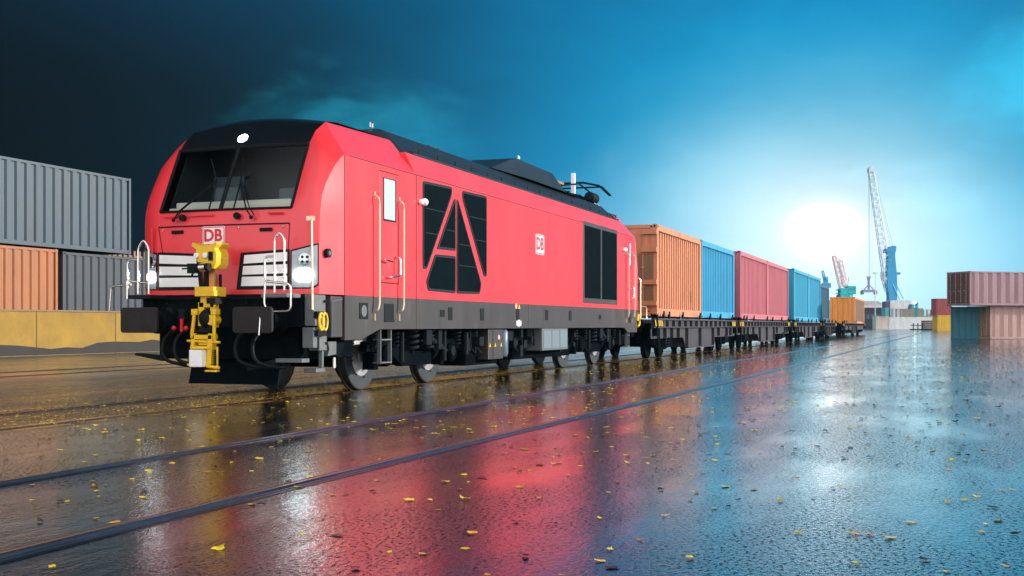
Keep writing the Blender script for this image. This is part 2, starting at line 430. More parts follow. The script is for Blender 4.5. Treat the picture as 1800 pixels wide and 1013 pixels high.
def track(label, tabs, raised=True):
    global raised_now; raised_now = raised
    root = empty('railway_track', (0, 0, 0)); tag(root, label, 'railway track')
    for tab in tabs:
        xs = [-6 + .5 * i for i in range(60)] + [24 + 4 * i for i in range(60)] + [270, 400]
        # smooth the table
        path = [(x, sum(interp(tab, x + d) for d in (-3, -2, -1, 0, 1, 2, 3)) / 7) for x in xs]
        rl = rail_strip(path, HEAD if raised else [(-.06, .0045), (-.055, .0075), (-.05, .0085), (.02, .0085), (.025, .004)], 'rail', M['rail'], root)
        rail_strip(path, GRV[1], 'flange_groove', M['groove'], rl)
        if raised:
            rail_strip(path, GRV[0], 'edge_joint', M['groove'], rl)
        rail_strip(path, LIP if raised else [(.09, .0045), (.092, .008), (.12, .008), (.122, .0045)], 'guard_lip', M['rust'], rl)
    return root
track('raised wet steel rails crossing the bare asphalt in the foreground', [
    [(-6, 5.72), (10, 5.74), (27, 5.70), (57, 5.35), (125, 4.7), (400, 2.2)],
    [(-6, 3.92), (8, 3.92), (12, 3.84), (18, 3.74), (31, 3.55), (60, 3.35), (120, 2.95), (400, .6)]])
track('sunken rails of the empty track between the train and the yellow wall', [[(-6, 17.6), (400, 17.6)], [(-6, 19.2), (400, 19.2)]], False)
track('sunken rails that carry the locomotive and the container train', [[(-6, 8.74), (400, 8.74)], [(-6, 10.24), (400, 10.24)]], False)

# ------------------------------------------------------------------ locomotive
CY = 9.49
loco = empty('locomotive', (14.28, CY, 0))
tag(loco, 'red diesel locomotive with lit headlights and yellow coupler at the head of the container train', 'locomotive')
def Yr(r): return CY + r
X0, X1 = 15.05, 31.95

def nose(front=True, LS=2.4):
    # ring table in distance a ahead of the cab seam; (a,y,z)
    base = X0 if front else X1; sg = -1 if front else 1
    def P(x, y, z): return (base + sg * (15.05 - x), CY + y, z)
    LV = [((14.28, 1.09, 1.46), (14.45, 1.43, 1.46)),
          ((14.28, 1.09, 2.03), (14.45, 1.43, 2.03)),
          ((14.285, 1.085, 2.47), (14.455, 1.435, 2.47)),
          ((14.33, 1.07, 2.65), (14.475, 1.44, 2.64)),
          ((14.44, 1.07, 2.87), (14.52, 1.435, 2.82)),
          ((14.56, 1.07, 3.12), (14.62, 1.44, 3.0)),
          ((14.68, 1.07, 3.36), (14.73, 1.455, 3.15)),
          ((14.80, 1.07, 3.59), (14.84, 1.475, 3.29)),
          ((14.98, 1.07, 3.80), (14.94, 1.488, 3.38)),
          ((15.28, 1.07, 3.98), (15.05, 1.50, 3.455))]
    shell = MB()
    def bulge(a, b2, q, amt):
        a = Vector(a); b2 = Vector(b2); m = a.lerp(b2, q)
        k = 4 * q * (1 - q) * amt
        return (m.x - k * .9, m.y + k * .6, m.z + (k * .5 if a.z > 3.3 else 0))
    for s in (-1, 1):
        rows = []
        for i, (a, b2) in enumerate(LV):
            amt = [.035, .035, .035, .04, .05, .05, .045, .035, .02, .0][i]
            row = [bulge(a, b2, q / 6, amt) for q in range(7)]
            side = [(b2[0] + (15.05 - b2[0]) * q / 3, b2[1] + (1.5 - b2[1]) * q / 3, b2[2]) for q in range(1, 4)]
            rows.append(row + side)
        n = len(rows[0]); vs = [P(x, s * y, z) for r_ in rows for (x, y, z) in r_]; fs = []
        for i in range(len(rows) - 1):
            for k in range(n - 1):
                fs.append((i * n + k, i * n + k + 1, (i + 1) * n + k + 1, (i + 1) * n + k))
        shell.add(vs, fs)
    # front panel below the windscreen: gentle crown across the width
    fr = []
    for i in range(4):
        a = LV[i][0]; fr.append([(a[0] - .06 * (1 - (k / 5) ** 2 if k >= 0 else 0) + 0, a[1] * k / 5, a[2]) for k in range(-5, 6)])
    fr = [[(LV[i][0][0] - .06 * (1 - (k / 5) ** 2), LV[i][0][1] * k / 5, LV[i][0][2]) for k in range(-5, 6)] for i in range(4)]
    vs = [P(*p_) for r_ in fr for p_ in r_]; fs = []
    for i in range(3):
        for k in range(10): fs.append((i * 11 + k, i * 11 + k + 1, (i + 1) * 11 + k + 1, (i + 1) * 11 + k))
    shell.add(vs, fs)
    # slanted cab shoulders from the ridge down to the eave
    for s in (-1, 1):
        A = (15.28, 1.07, 3.98); B = (15.05, 1.5, 3.455); C_ = (15.05 + LS, 1.07, 4.03); D_ = (17.22, 1.405, 3.71); E_ = (17.7, 1.5, 3.46)
        n = 8; vs = []
        for k in range(n + 1):
            q = k / n
            top = Vector(A).lerp(Vector(C_), q); bot = Vector(B).lerp(Vector((15.32 + LS, 1.5, 3.465)), q)
            for j in range(5):
                t_ = j / 4; m_ = top.lerp(bot, t_)
                b_ = .035 * 4 * t_ * (1 - t_) * min(1, q * 3)
                xx = m_.x - (0 if q < 1 else 0)
                vs.append(P(xx - (q ** 3) * .25 * math.sin(PI * t_), s * (m_.y + b_ * .8), m_.z + b_ * .6))
        fs = [(k * 5 + j, (k + 1) * 5 + j, (k + 1) * 5 + j + 1, k * 5 + j + 1) for k in range(n) for j in range(4)]
        shell.add(vs, fs)
    nz_ = shell.build('cab_nose', M['red'], loco, smooth=22)
    # roof cap and black visor over the windscreen
    cap = MB(); rows = []
    for (x, z, hy, cr_) in ((14.792, 3.585, 1.075, .02), (14.88, 3.70, 1.075, .035), (14.98, 3.80, 1.075, .05), (15.12, 3.90, 1.075, .07), (15.28, 3.985, 1.075, .085), (15.6, 4.02, 1.075, .10), (15.05 + LS, 4.035, 1.07, .12)):
        rows.append([(x - (.06 * (1 - (k / 6) ** 2) if x < 15.3 else 0), hy * k / 6, z + cr_ * (1 - (k / 6) ** 2)) for k in range(-6, 7)])
    vs = [P(*p_) for r_ in rows for p_ in r_]
    fs = [(i * 13 + k, i * 13 + k + 1, (i + 1) * 13 + k + 1, (i + 1) * 13 + k) for i in range(len(rows) - 1) for k in range(12)]
    cap.add(vs, fs)
    cap.build('roof_visor', M['black'], loco, smooth=40)
    # windscreen
    wr = []
    for i in range(3, 8):
        a = LV[i][0]; wr.append([(a[0] - .06 * (1 - (k / 5) ** 2) - .004, a[1] * k / 5, a[2]) for k in range(-5, 6)])
    vs = [P(*p_) for r_ in wr for p_ in r_]
    fs = [(i * 11 + k, i * 11 + k + 1, (i + 1) * 11 + k + 1, (i + 1) * 11 + k) for i in range(4) for k in range(10)]
    ws = MB().add(vs, fs).build('windscreen', M['glass'] if front else M['black'], loco, smooth=40)
    # black frame round it
    fm = MB()
    def rowpt(i, k): a = LV[i][0]; return Vector(P(a[0] - .06 * (1 - (k / 5) ** 2) - .008, a[1] * k / 5, a[2]))
    fm.tube([rowpt(3, k) for k in range(-5, 6)], .018, 6); fm.tube([rowpt(7, k) for k in range(-5, 6)], .03, 6)
    for k in (-5, 5): fm.tube([rowpt(i, k) for i in range(3, 8)], .022, 6)
    fm.tube([rowpt(i, .12) for i in range(3, 8)], .032, 6)
    fm.build('frame', M['rubber'], ws, smooth=60)
    return P
P = nose(True); P2 = nose(False, 1.0)

# cab interior seen through the windscreen
ci = MB(); ci.box(16.0, 16.05, Yr(-1.04), Yr(1.04), 1.6, 3.85); ci.box(14.5, 16.0, Yr(-1.3), Yr(1.3), 1.6, 1.65)
ci.box(15.1, 16, Yr(-1.0), Yr(1.0), 3.80, 3.84)
for y in (-1.04, 1.04): ci.prism([(14.50, Yr(y), 1.65), (16, Yr(y), 1.65), (16, Yr(y), 3.84), (15.1, Yr(y), 3.84), (14.45, Yr(y), 2.6)], (0, .01, 0))
ci.build('cab_wall', M['cabin'], loco)
cb = MB()
for k in range(4): cb.box(15.8, 15.98, Yr(-1.2), Yr(-.75), 2.62 + k * .22, 2.80 + k * .22)
cb.box(15.6, 15.98, Yr(.5), Yr(1.1), 2.2, 3.3)
cb.build('cab_cabinet', M['cabin2'], loco, bevel=.01)
dk = MB(); dk.prism([(14.42, Yr(1.0), 2.5), (14.42, Yr(-1.0), 2.5), (14.95, Yr(-1.0), 2.5), (14.95, Yr(1.0), 2.5)], (0, 0, .21)); dk.box(14.52, 14.9, Yr(-.95), Yr(.95), 2.71, 2.80)
dk.box(14.75, 15.1, Yr(-.1), Yr(.85), 2.6, 2.80); dk.box(14.8, 15.0, Yr(-.85), Yr(-.3), 2.6, 2.76)
dk.build('driver_desk', M['desk'], loco, bevel=.02)
st_ = MB(); st_.box(15.25, 15.4, Yr(.35), Yr(.8), 2.4, 3.1); st_.box(15.25, 15.4, Yr(-.7), Yr(-.3), 2.4, 3.05)
st_.build('driver_seat', M['cabin2'], loco, bevel=.04, split=True)

# main body
body = MB()
sec = [(-1.5, 1.46), (-1.5, 3.455), (-1.395, 3.80), (1.395, 3.80), (1.5, 3.455), (1.5, 1.46)]
for y in (-1.5, 1.5):
    body.poly([(X0, Yr(y), 1.46), (X1, Yr(y), 1.46), (X1, Yr(y), 3.455), (X0, Yr(y), 3.455)])
    k = .93
    body.poly([(17.45, Yr(y), 3.455), (30.9, Yr(y), 3.455), (30.7, Yr(y * k), 3.80), (17.30, Yr(y * k), 3.80)])
    body.poly([(17.30, Yr(y * k), 3.80), (17.30, Yr(y * .65), 3.80), (17.30, Yr(y * .65), 3.4), (17.45, Yr(y), 3.455)])
body.poly([(17.30, Yr(-1.395), 3.795), (30.7, Yr(-1.395), 3.795), (30.7, Yr(1.395), 3.795), (17.30, Yr(1.395), 3.795)])
body.build('body_shell', M['red'], loco)
skirt = MB()
for s in (-1, 1):
    pts = [(X0, .82), (15.57, .82), (16.17, .97), (30.8, .97), (31.2, .84), (X1 + .25, .84), (X1 + .25, 1.459), (X0, 1.459)]
    skirt.prism([(x, Yr(s * 1.502), z) for x, z in pts], (0, -s * .06, 0))
skirt.build('side_skirt', M['skirt'], loco)
# panel seams
sm_ = MB()
for x in (15.06, 17.5, 31.0):
    sm_.box(x - .008, x + .008, Yr(-1.505), Yr(-1.49), .98 if x > 16 else .83, 3.45)
sm_.box(15.2, 31.2, Yr(-1.504), Yr(-1.49), 3.448, 3.462)
sm_.build('panel_seam', M['seam'], loco)
sk = MB(); sk.box(23.0, 23.012, Yr(-1.5045), Yr(-1.5), .98, 1.45); sk.build('skirt_seam', M['rubber'], loco)

# roof
rf_ = MB()
rs = [(-1.34, 3.80), (-.92, 4.20), (-.85, 4.23), (.85, 4.23), (.92, 4.20), (1.34, 3.80)]
xa = [(16.6, .92, .0), (17.2, 1.0, 0)]
vs = []
for (x, kz, ky) in ((16.5, .60, .70), (17.45, 1, 1), (30.6, 1, 1), (31.2, .55, .75)):
    for (y, z) in rs: vs.append((x, Yr(y * ky), 3.79 + (z - 3.79) * kz if kz < 1 else z))
fs = [(j * 6 + i, j * 6 + i + 1, (j + 1) * 6 + i + 1, (j + 1) * 6 + i) for j in range(3) for i in range(5)]
rf_.add(vs, fs)
rf_.build('roof_fairing', M['roofdark'], loco)
# side gutter and rail with clips
gt = MB(); gt.box(17.6, 30.6, Yr(-1.40), Yr(-1.33), 3.795, 3.835)
gt.tube([(17.7, Yr(-1.365), 3.925), (30.5, Yr(-1.365), 3.925)], .009, 5)
for k in range(17): gt.box(17.9 + k * .78, 17.915 + k * .78, Yr(-1.375), Yr(-1.355), 3.82, 3.93)
gt.build('roof_gutter', M['gframe'], loco)
# raised cooler cowl
cw = MB()
def ring(x, w_, z): return [(x, Yr(-w_), 4.2), (x, Yr(-w_ * .72), z), (x, Yr(w_ * .72), z), (x, Yr(w_), 4.2)]
rr = [ring(22.3, .95, 4.24), ring(24.3, 1.05, 4.66), ring(26.9, 1.05, 4.64), ring(28.3, 1.0, 4.24)]
vs = [p_ for r_ in rr for p_ in r_]
cw.add(vs, [(j * 4 + i, j * 4 + i + 1, (j + 1) * 4 + i + 1, (j + 1) * 4 + i) for j in range(3) for i in range(3)])
cw.build('cooler_cowl', M['roofdark'], loco)
le = MB()
for x, z in ((17.3, 4.24), (24.4, 4.66), (30.4, 4.22), (30.8, 4.22)):
    le.tube([(x - .04, Yr(-.8), z - .01), (x - .04, Yr(-.8), z + .08), (x + .04, Yr(-.8), z + .08), (x + .04, Yr(-.8), z - .01)], .012, 6, .03)
le.build('lifting_eye', M['steel'], loco, split=True)
for k, (x, y) in enumerate(((19.6, -.8), (20.0, -.8))):
    MB().box(x, x + .25, Yr(y), Yr(y + .3), 4.22, 4.27).build('roof_hatch', M['roofdark'], loco, bevel=.01)
# pantograph, folded
pg = MB()
for s in (-1, 1):
    pg.tube([(28.6, Yr(s * .45), 4.55), (30.2, Yr(s * .42), 4.78), (31.6, Yr(s * .3), 4.72)], .025, 6)
    pg.tube([(28.8, Yr(s * .35), 4.42), (30.6, Yr(s * .35), 4.5)], .03, 6)
pg.tube([(31.0, Yr(1.0), 4.55), (31.0, Yr(.75), 4.80), (31.0, Yr(.3), 4.9), (31.0, Yr(-.3), 4.9), (31.0, Yr(-.75), 4.80), (31.0, Yr(-1.05), 4.52)], .03, 6)
pg.tube([(31.3, Yr(.75), 4.80), (31.3, Yr(-.75), 4.80), (31.3, Yr(-1.0), 4.55)], .025, 6)
pg.box(29.9, 30.5, Yr(-.5), Yr(.5), 4.3, 4.45); pg.lathe((30.0, Yr(-.75), 4.40), (30.6, Yr(-.75), 4.40), [(0, .08), (.05, .14), (.55, .14), (.6, .08)], 14)
pt = pg.build('pantograph', M['rubber'], loco, smooth=40)
MB().box(30.05, 30.13, Yr(-.35), Yr(-.25), 4.42, 5.05).build('insulator', M['white'], pt, split=True)
MB().box(28.6, 29.6, Yr(-.2), Yr(.25), 4.68, 4.74).build('contact_strip', M['copper'], pt)
ins = MB()
for x in (29.0, 30.9):
    for s in (-1, 1): ins.lathe((x, Yr(s * .5), 4.2), (x, Yr(s * .5), 4.45), [(0, .05), (.04, .08), (.06, .045), (.1, .08), (.12, .045), (.16, .08), (.2, .045), (.25, .05)], 10)
ins.build('insulator', M['under2'], pt, split=True)

# doors
def door(xa_, xb, far=False):
    y = Yr(-1.5)
    d = MB(); d.box(xa_, xb, y - .006, y + .01, 1.68, 3.36)
    dd = d.build('door', M['red'], loco, bevel=.03)
    s_ = MB()
    w_ = xb - xa_
    for (a, b2, c, e) in ((xa_ - .008, xa_, 1.68, 3.34), (xb, xb + .008, 1.68, 3.34)): s_.box(a, b2, y - .003, y, c, e)
    s_.box(xa_, xb, y - .003, y, 3.36, 3.372); s_.box(xa_, xb, y - .003, y, 1.668, 1.68)
    s_.build('door_gap', M['rubber'], dd)
    fr = MB(); fr.box(xa_ + .12, xb - .10, y - .012, y, 2.62, 3.28); f2 = fr.build('window_frame', M['rubber'], dd, bevel=.05)
    pn = MB(); pn.box(xa_ + .14, xb - .16, y - .018, y - .013, 2.645, 3.262); pn.build('window_pane', M['pane'], dd, bevel=.05)
    h = MB(); h.tube([(xa_ + .03, y - .09, 2.02), (xa_ + .28, y - .09, 2.0), ], .016); h.tube([(xa_ + .03, y - .09, 2.02), (xa_ + .03, y, 2.02)], .016)
    h.tube([(xb - .12, y - .01, 2.08), (xb - .12, y - .09, 2.08), (xb - .12, y - .09, 1.80), (xa_ + .25, y - .09, 1.76), (xa_ + .25, y - .01, 1.76)], .018, 8, .06)
    h.build('door_handle', M['steel'], dd)
    for xx in (xa_ - .15, xb + .02):
        r_ = MB(); yy = y - .08
        r_.tube([(xx - .04, y - .005, 2.98), (xx - .04, yy, 2.94), (xx, yy, 2.84), (xx, yy, 1.36), (xx - .04, yy, 1.26), (xx - .04, y - .005, 1.20)], .016, 8, .03)
        r_.box(xx - .06, xx - .02, y - .03, y, 2.93, 3.03); r_.box(xx - .06, xx - .02, y - .03, y, 1.10, 1.22)
        r_.build('handrail', M['tanrod'], loco, smooth=40)
door(16.16, 16.84)
door(31.15, 31.62)
# foot hole, round filler recess, step ladder
for (a, b2, c, e) in ((16.32, 16.66, 1.08, 1.36), (31.25, 31.5, 1.1, 1.34)):
    MB().box(a, b2, Yr(-1.512), Yr(-1.50), c, e).build('foot_recess', M['rubber'], loco, bevel=.035)
o1 = MB().box(15.50, 15.78, Yr(-1.512), Yr(-1.5), 1.12, 1.36).build('filler_recess', M['rubber'], loco, bevel=.08)
MB().cyl((15.63, Yr(-1.52), 1.24), (15.63, Yr(-1.51), 1.24), .085, n=20).build('filler_cap', M['palegrey'], o1)
for (xx, zz) in ((18.9, 1.23), (20.4, 1.23), (22.35, 1.25), (24.2, 1.25), (25.9, 1.25)):
    w_ = .09; MB().box(xx - w_, xx + w_, Yr(-1.512), Yr(-1.5), zz - .11, zz + .11).build('jacking_hole', M['rubber'], loco, bevel=.07)
for xx in (18.55, 28.4):
    MB().box(xx - .09, xx - .01, Yr(-1.508), Yr(-1.5), 1.17, 1.29).box(xx + .02, xx + .10, Yr(-1.508), Yr(-1.5), 1.17, 1.29).build('notice_plate', M['rubber'], loco, split=True)
ld = MB()
for xx in (16.30, 16.66): ld.box(xx - .012, xx + .012, Yr(-1.46), Yr(-1.40), .44, .97)
for zz in (.45, .80): ld.box(16.30, 16.66, Yr(-1.47), Yr(-1.32), zz, zz + .02)
ld.build('step_ladder', M['palegrey'], loco)
ld = MB()
for xx in (31.25, 31.5): ld.box(xx - .012, xx + .012, Yr(-1.46), Yr(-1.40), .44, .97)
for zz in (.45, .75): ld.box(31.25, 31.5, Yr(-1.47), Yr(-1.32), zz, zz + .02)
ld.build('step_ladder', M['palegrey'], loco)
for xx in (17.62, 30.65):
    MB().ball((xx, Yr(-1.53), 3.03), .05).ball((xx + .14, Yr(-1.53), 3.04), .065).build('marker_lamp', M['white'], loco, smooth=60)
MB().cyl((14.62, Yr(-1.50), 2.03), (14.62, Yr(-1.435), 2.03), .065, n=20).build('socket', M['rubber'], loco)
MB().lathe((14.62, Yr(-1.508), 2.03), (14.62, Yr(-1.50), 2.03), [(0, .03), (.006, .032)], 14).build('socket_plug', M['blueg'], loco)

# air intake panels forming a large A
yf = Yr(-1.5)
def shrink(pts, k):
    cx = sum(p_[0] for p_ in pts) / len(pts); cz = sum(p_[1] for p_ in pts) / len(pts)
    n = len(pts); out = []
    for i in range(n):
        p0 = Vector(pts[i - 1]); p1 = Vector(pts[i]); p2 = Vector(pts[(i + 1) % n])
        d1 = (p1 - p0).normalized(); d2 = (p2 - p1).normalized()
        n1 = Vector((-d1.y, d1.x)); n2 = Vector((-d2.y, d2.x))
        if n1.dot(Vector((cx, cz)) - p1) < 0: n1 = -n1
        if n2.dot(Vector((cx, cz)) - p1) < 0: n2 = -n2
        b_ = (n1 + n2); b_ = b_ / max(.4, b_.length_squared) * 2
        out.append((p1.x + b_.x * k, p1.y + b_.y * k))
    return out
def roundpoly(pts, r):
    out = []; n = len(pts)
    for i in range(n):
        p0 = Vector(pts[i - 1]); p1 = Vector(pts[i]); p2 = Vector(pts[(i + 1) % n])
        a = (p0 - p1); b_ = (p2 - p1); ca = min(r, a.length * .45); cb_ = min(r, b_.length * .45)
        A = p1 + a.normalized() * ca; B = p1 + b_.normalized() * cb_
        for t_ in (0, .33, .66, 1): q = A * (1 - t_) ** 2 + p1 * 2 * t_ * (1 - t_) + B * t_ * t_; out.append((q.x, q.y))
    return out
def grille(pts, r=.05, lines=()):
    fr = roundpoly(pts, r)
    o = MB().prism([(x, yf - .012, z) for x, z in fr], (0, .014, 0)).build('air_grille', M['gframe'], loco)
    inn = roundpoly(shrink(pts, .045), r * .7)
    MB().prism([(x, yf - .018, z) for x, z in inn], (0, .005, 0)).build('grille_mesh', M['mesh'], o)
    bt = MB()
    q = shrink(pts, .02); n = len(q)
    for i in range(n):
        a = Vector(q[i]); b_ = Vector(q[(i + 1) % n]); L_ = (b_ - a).length; k = int(L_ / .16)
        for j in range(1, k):
            c = a.lerp(b_, j / k); bt.cyl((c.x, yf - .018, c.y), (c.x, yf - .011, c.y), .009, n=6)
    if bt.v: bt.build('bolt', M['rubber'], o)
    # faint horizontal stiffeners
    sb = MB()
    for z in lines:
        xs = []
        for i in range(len(inn)):
            (xa_, za), (xb, zb) = inn[i], inn[(i + 1) % len(inn)]
            if (za - z) * (zb - z) < 0: xs.append(xa_ + (xb - xa_) * (z - za) / (zb - za))
        if len(xs) >= 2: sb.box(min(xs) + .02, max(xs) - .02, yf - .024, yf - .018, z - .006, z + .006)
    if sb.v: sb.build('stiffener', M['gframe'], o)
grille([(17.75, 3.39), (18.97, 3.42), (18.96, 3.28), (17.90, 1.95), (17.75, 1.95)], .06, (2.95, 2.55))
grille([(19.45, 3.41), (20.63, 3.43), (20.63, 1.93), (20.50, 1.93), (19.44, 3.28)], .06, (2.98, 2.58))
grille([(19.13, 3.24), (19.05, 3.20), (18.32, 2.31), (19.13, 2.325)], .04, (2.66,))
grille([(19.19, 3.24), (19.26, 3.21), (20.36, 1.80), (20.28, 1.60), (19.19, 1.585)], .05, (2.45, 2.08))
grille([(18.25, 2.22), (19.13, 2.235), (19.13, 1.585), (17.96, 1.60), (17.89, 1.76)], .05, ())
# big louvre pair
lv = MB().box(26.93, 30.05, yf - .014, yf, 1.56, 3.50).build('louvre', M['skirt'], loco, bevel=.01)
for (a, b2) in ((27.03, 28.42), (28.56, 29.96)):
    MB().box(a, b2, yf - .019, yf - .0145, 1.68, 3.40).build('louvre_mesh', M['mesh'], lv)

# DB plates: white field with red rim and letters
def db_plate(org, right, w_, h_):
    r_ = Vector(right); u = Vector((0, 0, 1)); n_ = r_.cross(u); o_ = Vector(org)
    def pl(w2, h2, d0, rr_, name, m, par):
        pts = roundpoly([(-w2 / 2, -h2 / 2), (w2 / 2, -h2 / 2), (w2 / 2, h2 / 2), (-w2 / 2, h2 / 2)], rr_)
        return MB().prism([tuple(o_ + r_ * x + u * y + n_ * d0) for x, y in pts], tuple(n_ * .003)).build(name, m, par)
    a = pl(w_, h_, .004, h_ * .12, 'logo_plate', M['white'], loco)
    pl(w_ * .955, h_ * .94, .0075, h_ * .11, 'logo_rim', M['redsign'], a)
    pl(w_ * .88, h_ * .84, .011, h_ * .06, 'logo_field', M['white'], a)
    for q, ch in ((-.20, 'D'), (.21, 'B')):
        t_ = text_mesh('logo_letter', ch, h_ * .86, M['redsign'], a, tuple(o_ + r_ * w_ * q + n_ * .016), right, (0, 0, 1), bold=h_ * .028, depth=.002)
db_plate((23.74, Yr(-1.5), 2.73), (1, 0, 0), .58, .42)
db_plate((14.215, Yr(.10), 2.28), (0, -1, 0), .37, .27)

# front face details
def fx(y): return 14.28 - .06 * (1 - min(1, (y / 1.09) ** 2))
pgm = MB()
def fline(pts, w_, off=.004):
    for (ya, za), (yb, zb) in zip(pts, pts[1:]):
        n = 8
        for k in range(n):
            a = k / n; b_ = (k + 1) / n
            y0 = ya + (yb - ya) * a; y1 = ya + (yb - ya) * b_; z0 = za + (zb - za) * a; z1 = za + (zb - za) * b_
            d = Vector((y1 - y0, z1 - z0)).normalized(); q = Vector((-d.y, d.x)) * w_ / 2
            pgm.prism([(fx(y0) - off, Yr(y0 + q.x), z0 + q.y), (fx(y1) - off, Yr(y1 + q.x), z1 + q.y), (fx(y1) - off, Yr(y1 - q.x), z1 - q.y), (fx(y0) - off, Yr(y0 - q.x), z0 - q.y)], (.003, 0, 0))
fline([(-1.07, 2.43), (1.07, 2.43)], .018); fline([(1.07, 2.43), (.98, 2.0)], .008); fline([(-1.07, 2.43), (-1.05, 2.05)], .008)
pgm.build('flap_gap', M['rubber'], loco)
for s in (-1, 1):
    q = MB(); ya, yb = s * 1.075, s * .33
    n = 8; zt0, zt1 = 2.075, 2.035
    vs = []
    for k in range(n + 1):
        t_ = k / n; y = ya + (yb - ya) * t_; 
        yb2 = ya + (s * .26 - ya) * t_
        vs += [(fx(y) - .006, Yr(y), zt0 + (zt1 - zt0) * t_), (fx(yb2) - .006, Yr(yb2), 1.525)]
    q.add(vs, [(2 * k, 2 * k + 2, 2 * k + 3, 2 * k + 1) for k in range(n)])
    gp = q.build('front_grille', M['rubber'], loco)
    for j in range(3):
        z1 = [2.035, 1.868, 1.705][j]; z0 = [1.912, 1.745, 1.575][j]
        vs = []
        for k in range(n + 1):
            t_ = k / n
            for zz in (z1 - .035 * t_ * (1 - j * .45), z0 - .03 * t_ * (1 - j * .45)):
                inn = .30 + (zz - 1.525) / .55 * .07
                y = s * (1.045 + (inn + .035 - 1.045) * t_)
                vs.append((fx(y) - .018, Yr(y), zz))
        MB().add(vs, [(2 * k, 2 * k + 2, 2 * k + 3, 2 * k + 1) for k in range(n)]).build('slat', M['white'], gp)
    MB().box(fx(.65) - .012, fx(.65) + .0, Yr(s * .72 - .1), Yr(s * .72 + .1), 2.325, 2.375).build('flap_handle', M['rubber'], loco, bevel=.015)
    for yy in (.3, .98): MB().ball((fx(yy) - .006, Yr(s * yy), 2.385), .014, 8).build('bolt', M['steel'], loco)
    # headlamp unit wraps the corner
    Pa = Vector((14.28, Yr(s * 1.09), 0)); Pb = Vector((14.45, Yr(s * 1.43), 0)); dirn = (Pb - Pa).normalized(); nn = Vector((-abs(dirn.y), s * abs(dirn.x), 0))
    def hp(t_, z, off): q_ = Pa.lerp(Pb, t_); k = 4 * t_ * (1 - t_) * .035; return tuple(Vector((q_.x, q_.y, z)) + nn * (off + k))
    def lens(t0, t1, zb0, zt0_, zt1_, off, name, m, par):
        vs = []; n = 6
        for k in range(n + 1):
            t_ = t0 + (t1 - t0) * k / n; zt = zt0_ + (zt1_ - zt0_) * k / n; zb = zb0 + (.05 if k == n else (.012 if k == n - 1 else 0))
            vs += [hp(t_, zt, off), hp(t_, (zt + zb) / 2, off + .008), hp(t_, zb, off)]
        fs = []
        for k in range(n): fs += [(3 * k, 3 * k + 3, 3 * k + 4, 3 * k + 1), (3 * k + 1, 3 * k + 4, 3 * k + 5, 3 * k + 2)]
        return MB().add(vs, fs).build(name, m, par, smooth=50)
    hl = lens(-.02, .99, 1.53, 2.06, 2.16, .004, 'headlight', M['rubber'], loco)
    lens(.03, .95, 1.55, 2.04, 2.135, .010, 'headlight_lens', M['reflector'], hl)
    tu = .50 if s < 0 else .22
    c = Vector(hp(tu, 1.93, .0)); MB().lathe(c, c + nn * .05, [(0, .085), (.045, .085), (.05, .07)], 20).build('upper_lamp', M['chrome'], hl, smooth=40)
    for (a, b_) in ((-.3, .3), (.3, .3), (-.3, -.3), (.3, -.3)):
        cc = c + dirn * a * .11 + Vector((0, 0, b_ * .11)); MB().cyl(cc + nn * .05, cc + nn * .055, .02, n=10).build('led', M['rubber'], hl)
    for (tt_, rr_) in (((.34, .095), (.56, .10)) if s < 0 else ((.16, .075), (.34, .085))):
        c = Vector(hp(tt_, 1.72, .018)); MB().lathe(c, c + nn * .02, [(0, rr_), (.012, rr_ * .9), (.02, rr_ * .6)], 24).build('lower_lamp', M['lamp'], hl)
# the lit lamps throw real light on the track ahead
for (y, z, e, ax) in ((-1.22, 1.72, 1500, 0), (1.22, 1.72, 1500, 0)):
    ld_ = bpy.data.lights.new('headlight_beam', 'SPOT'); ld_.energy = e; ld_.spot_size = R(46); ld_.spot_blend = .7; ld_.color = (1, .86, .62); ld_.shadow_soft_size = .09
    lo_ = bpy.data.objects.new('headlight_beam', ld_); col.objects.link(lo_); lo_.parent = loco
    lo_.location = (14.12 - 14.28, y, z); lo_.rotation_euler = Vector((1, -.10, .16)).to_track_quat('Z', 'Y').to_euler()
# top lamp
c = Vector((14.86, Yr(.02), 3.70)); nn = Vector((-.72, 0, .55)).normalized()
tl = MB().lathe(c, c + nn * .05, [(0, .10), (.04, .10), (.05, .085)], 24).build('top_headlight', M['rubber'], loco)
MB().lathe(c + nn * .045, c + nn * .065, [(0, .082), (.012, .078), (.02, .05)], 24).build('lamp_disc', M['lamp'], tl)
# horn cups and wiper pods under the windscreen
for s, y in ((1, .62), (-1, -.28)):
    MB().lathe((fx(y) + .03, Yr(y), 2.55), (fx(y) - .05, Yr(y), 2.55), [(0, .035), (.06, .05), (.08, .045)], 14).build('washer_cup', M['rubber'], loco)
def wiper(base_y, tip_y, tip_z, tip_x):
    w_ = MB(); bx_ = fx(base_y) - .05
    w_.tube([(bx_, Yr(base_y), 2.52), (bx_ - .02, Yr(base_y + (tip_y - base_y) * .2), 2.64), (tip_x, Yr(tip_y), tip_z)], .011, 6)
    w_.tube([(bx_, Yr(base_y - .05), 2.54), (bx_ - .02, Yr(base_y - .05 + (tip_y - base_y) * .2), 2.66), (tip_x, Yr(tip_y - .03), tip_z - .02)], .008, 6)
    w_.tube([(tip_x - .02, Yr(tip_y - .25 * (1 if tip_y > base_y else -1) * .25), tip_z + .30), (tip_x + .02, Yr(tip_y), tip_z), (tip_x - .14, Yr(tip_y + .02), tip_z - .42)], .013, 6)
    w_.ball((bx_, Yr(base_y), 2.52), .028, 10)
    w_.build('wiper', M['rubber'], loco, smooth=50)
wiper(.76, .22, 3.09, 14.44); wiper(-.52, -.18, 3.07, 14.44)
gv = MB()
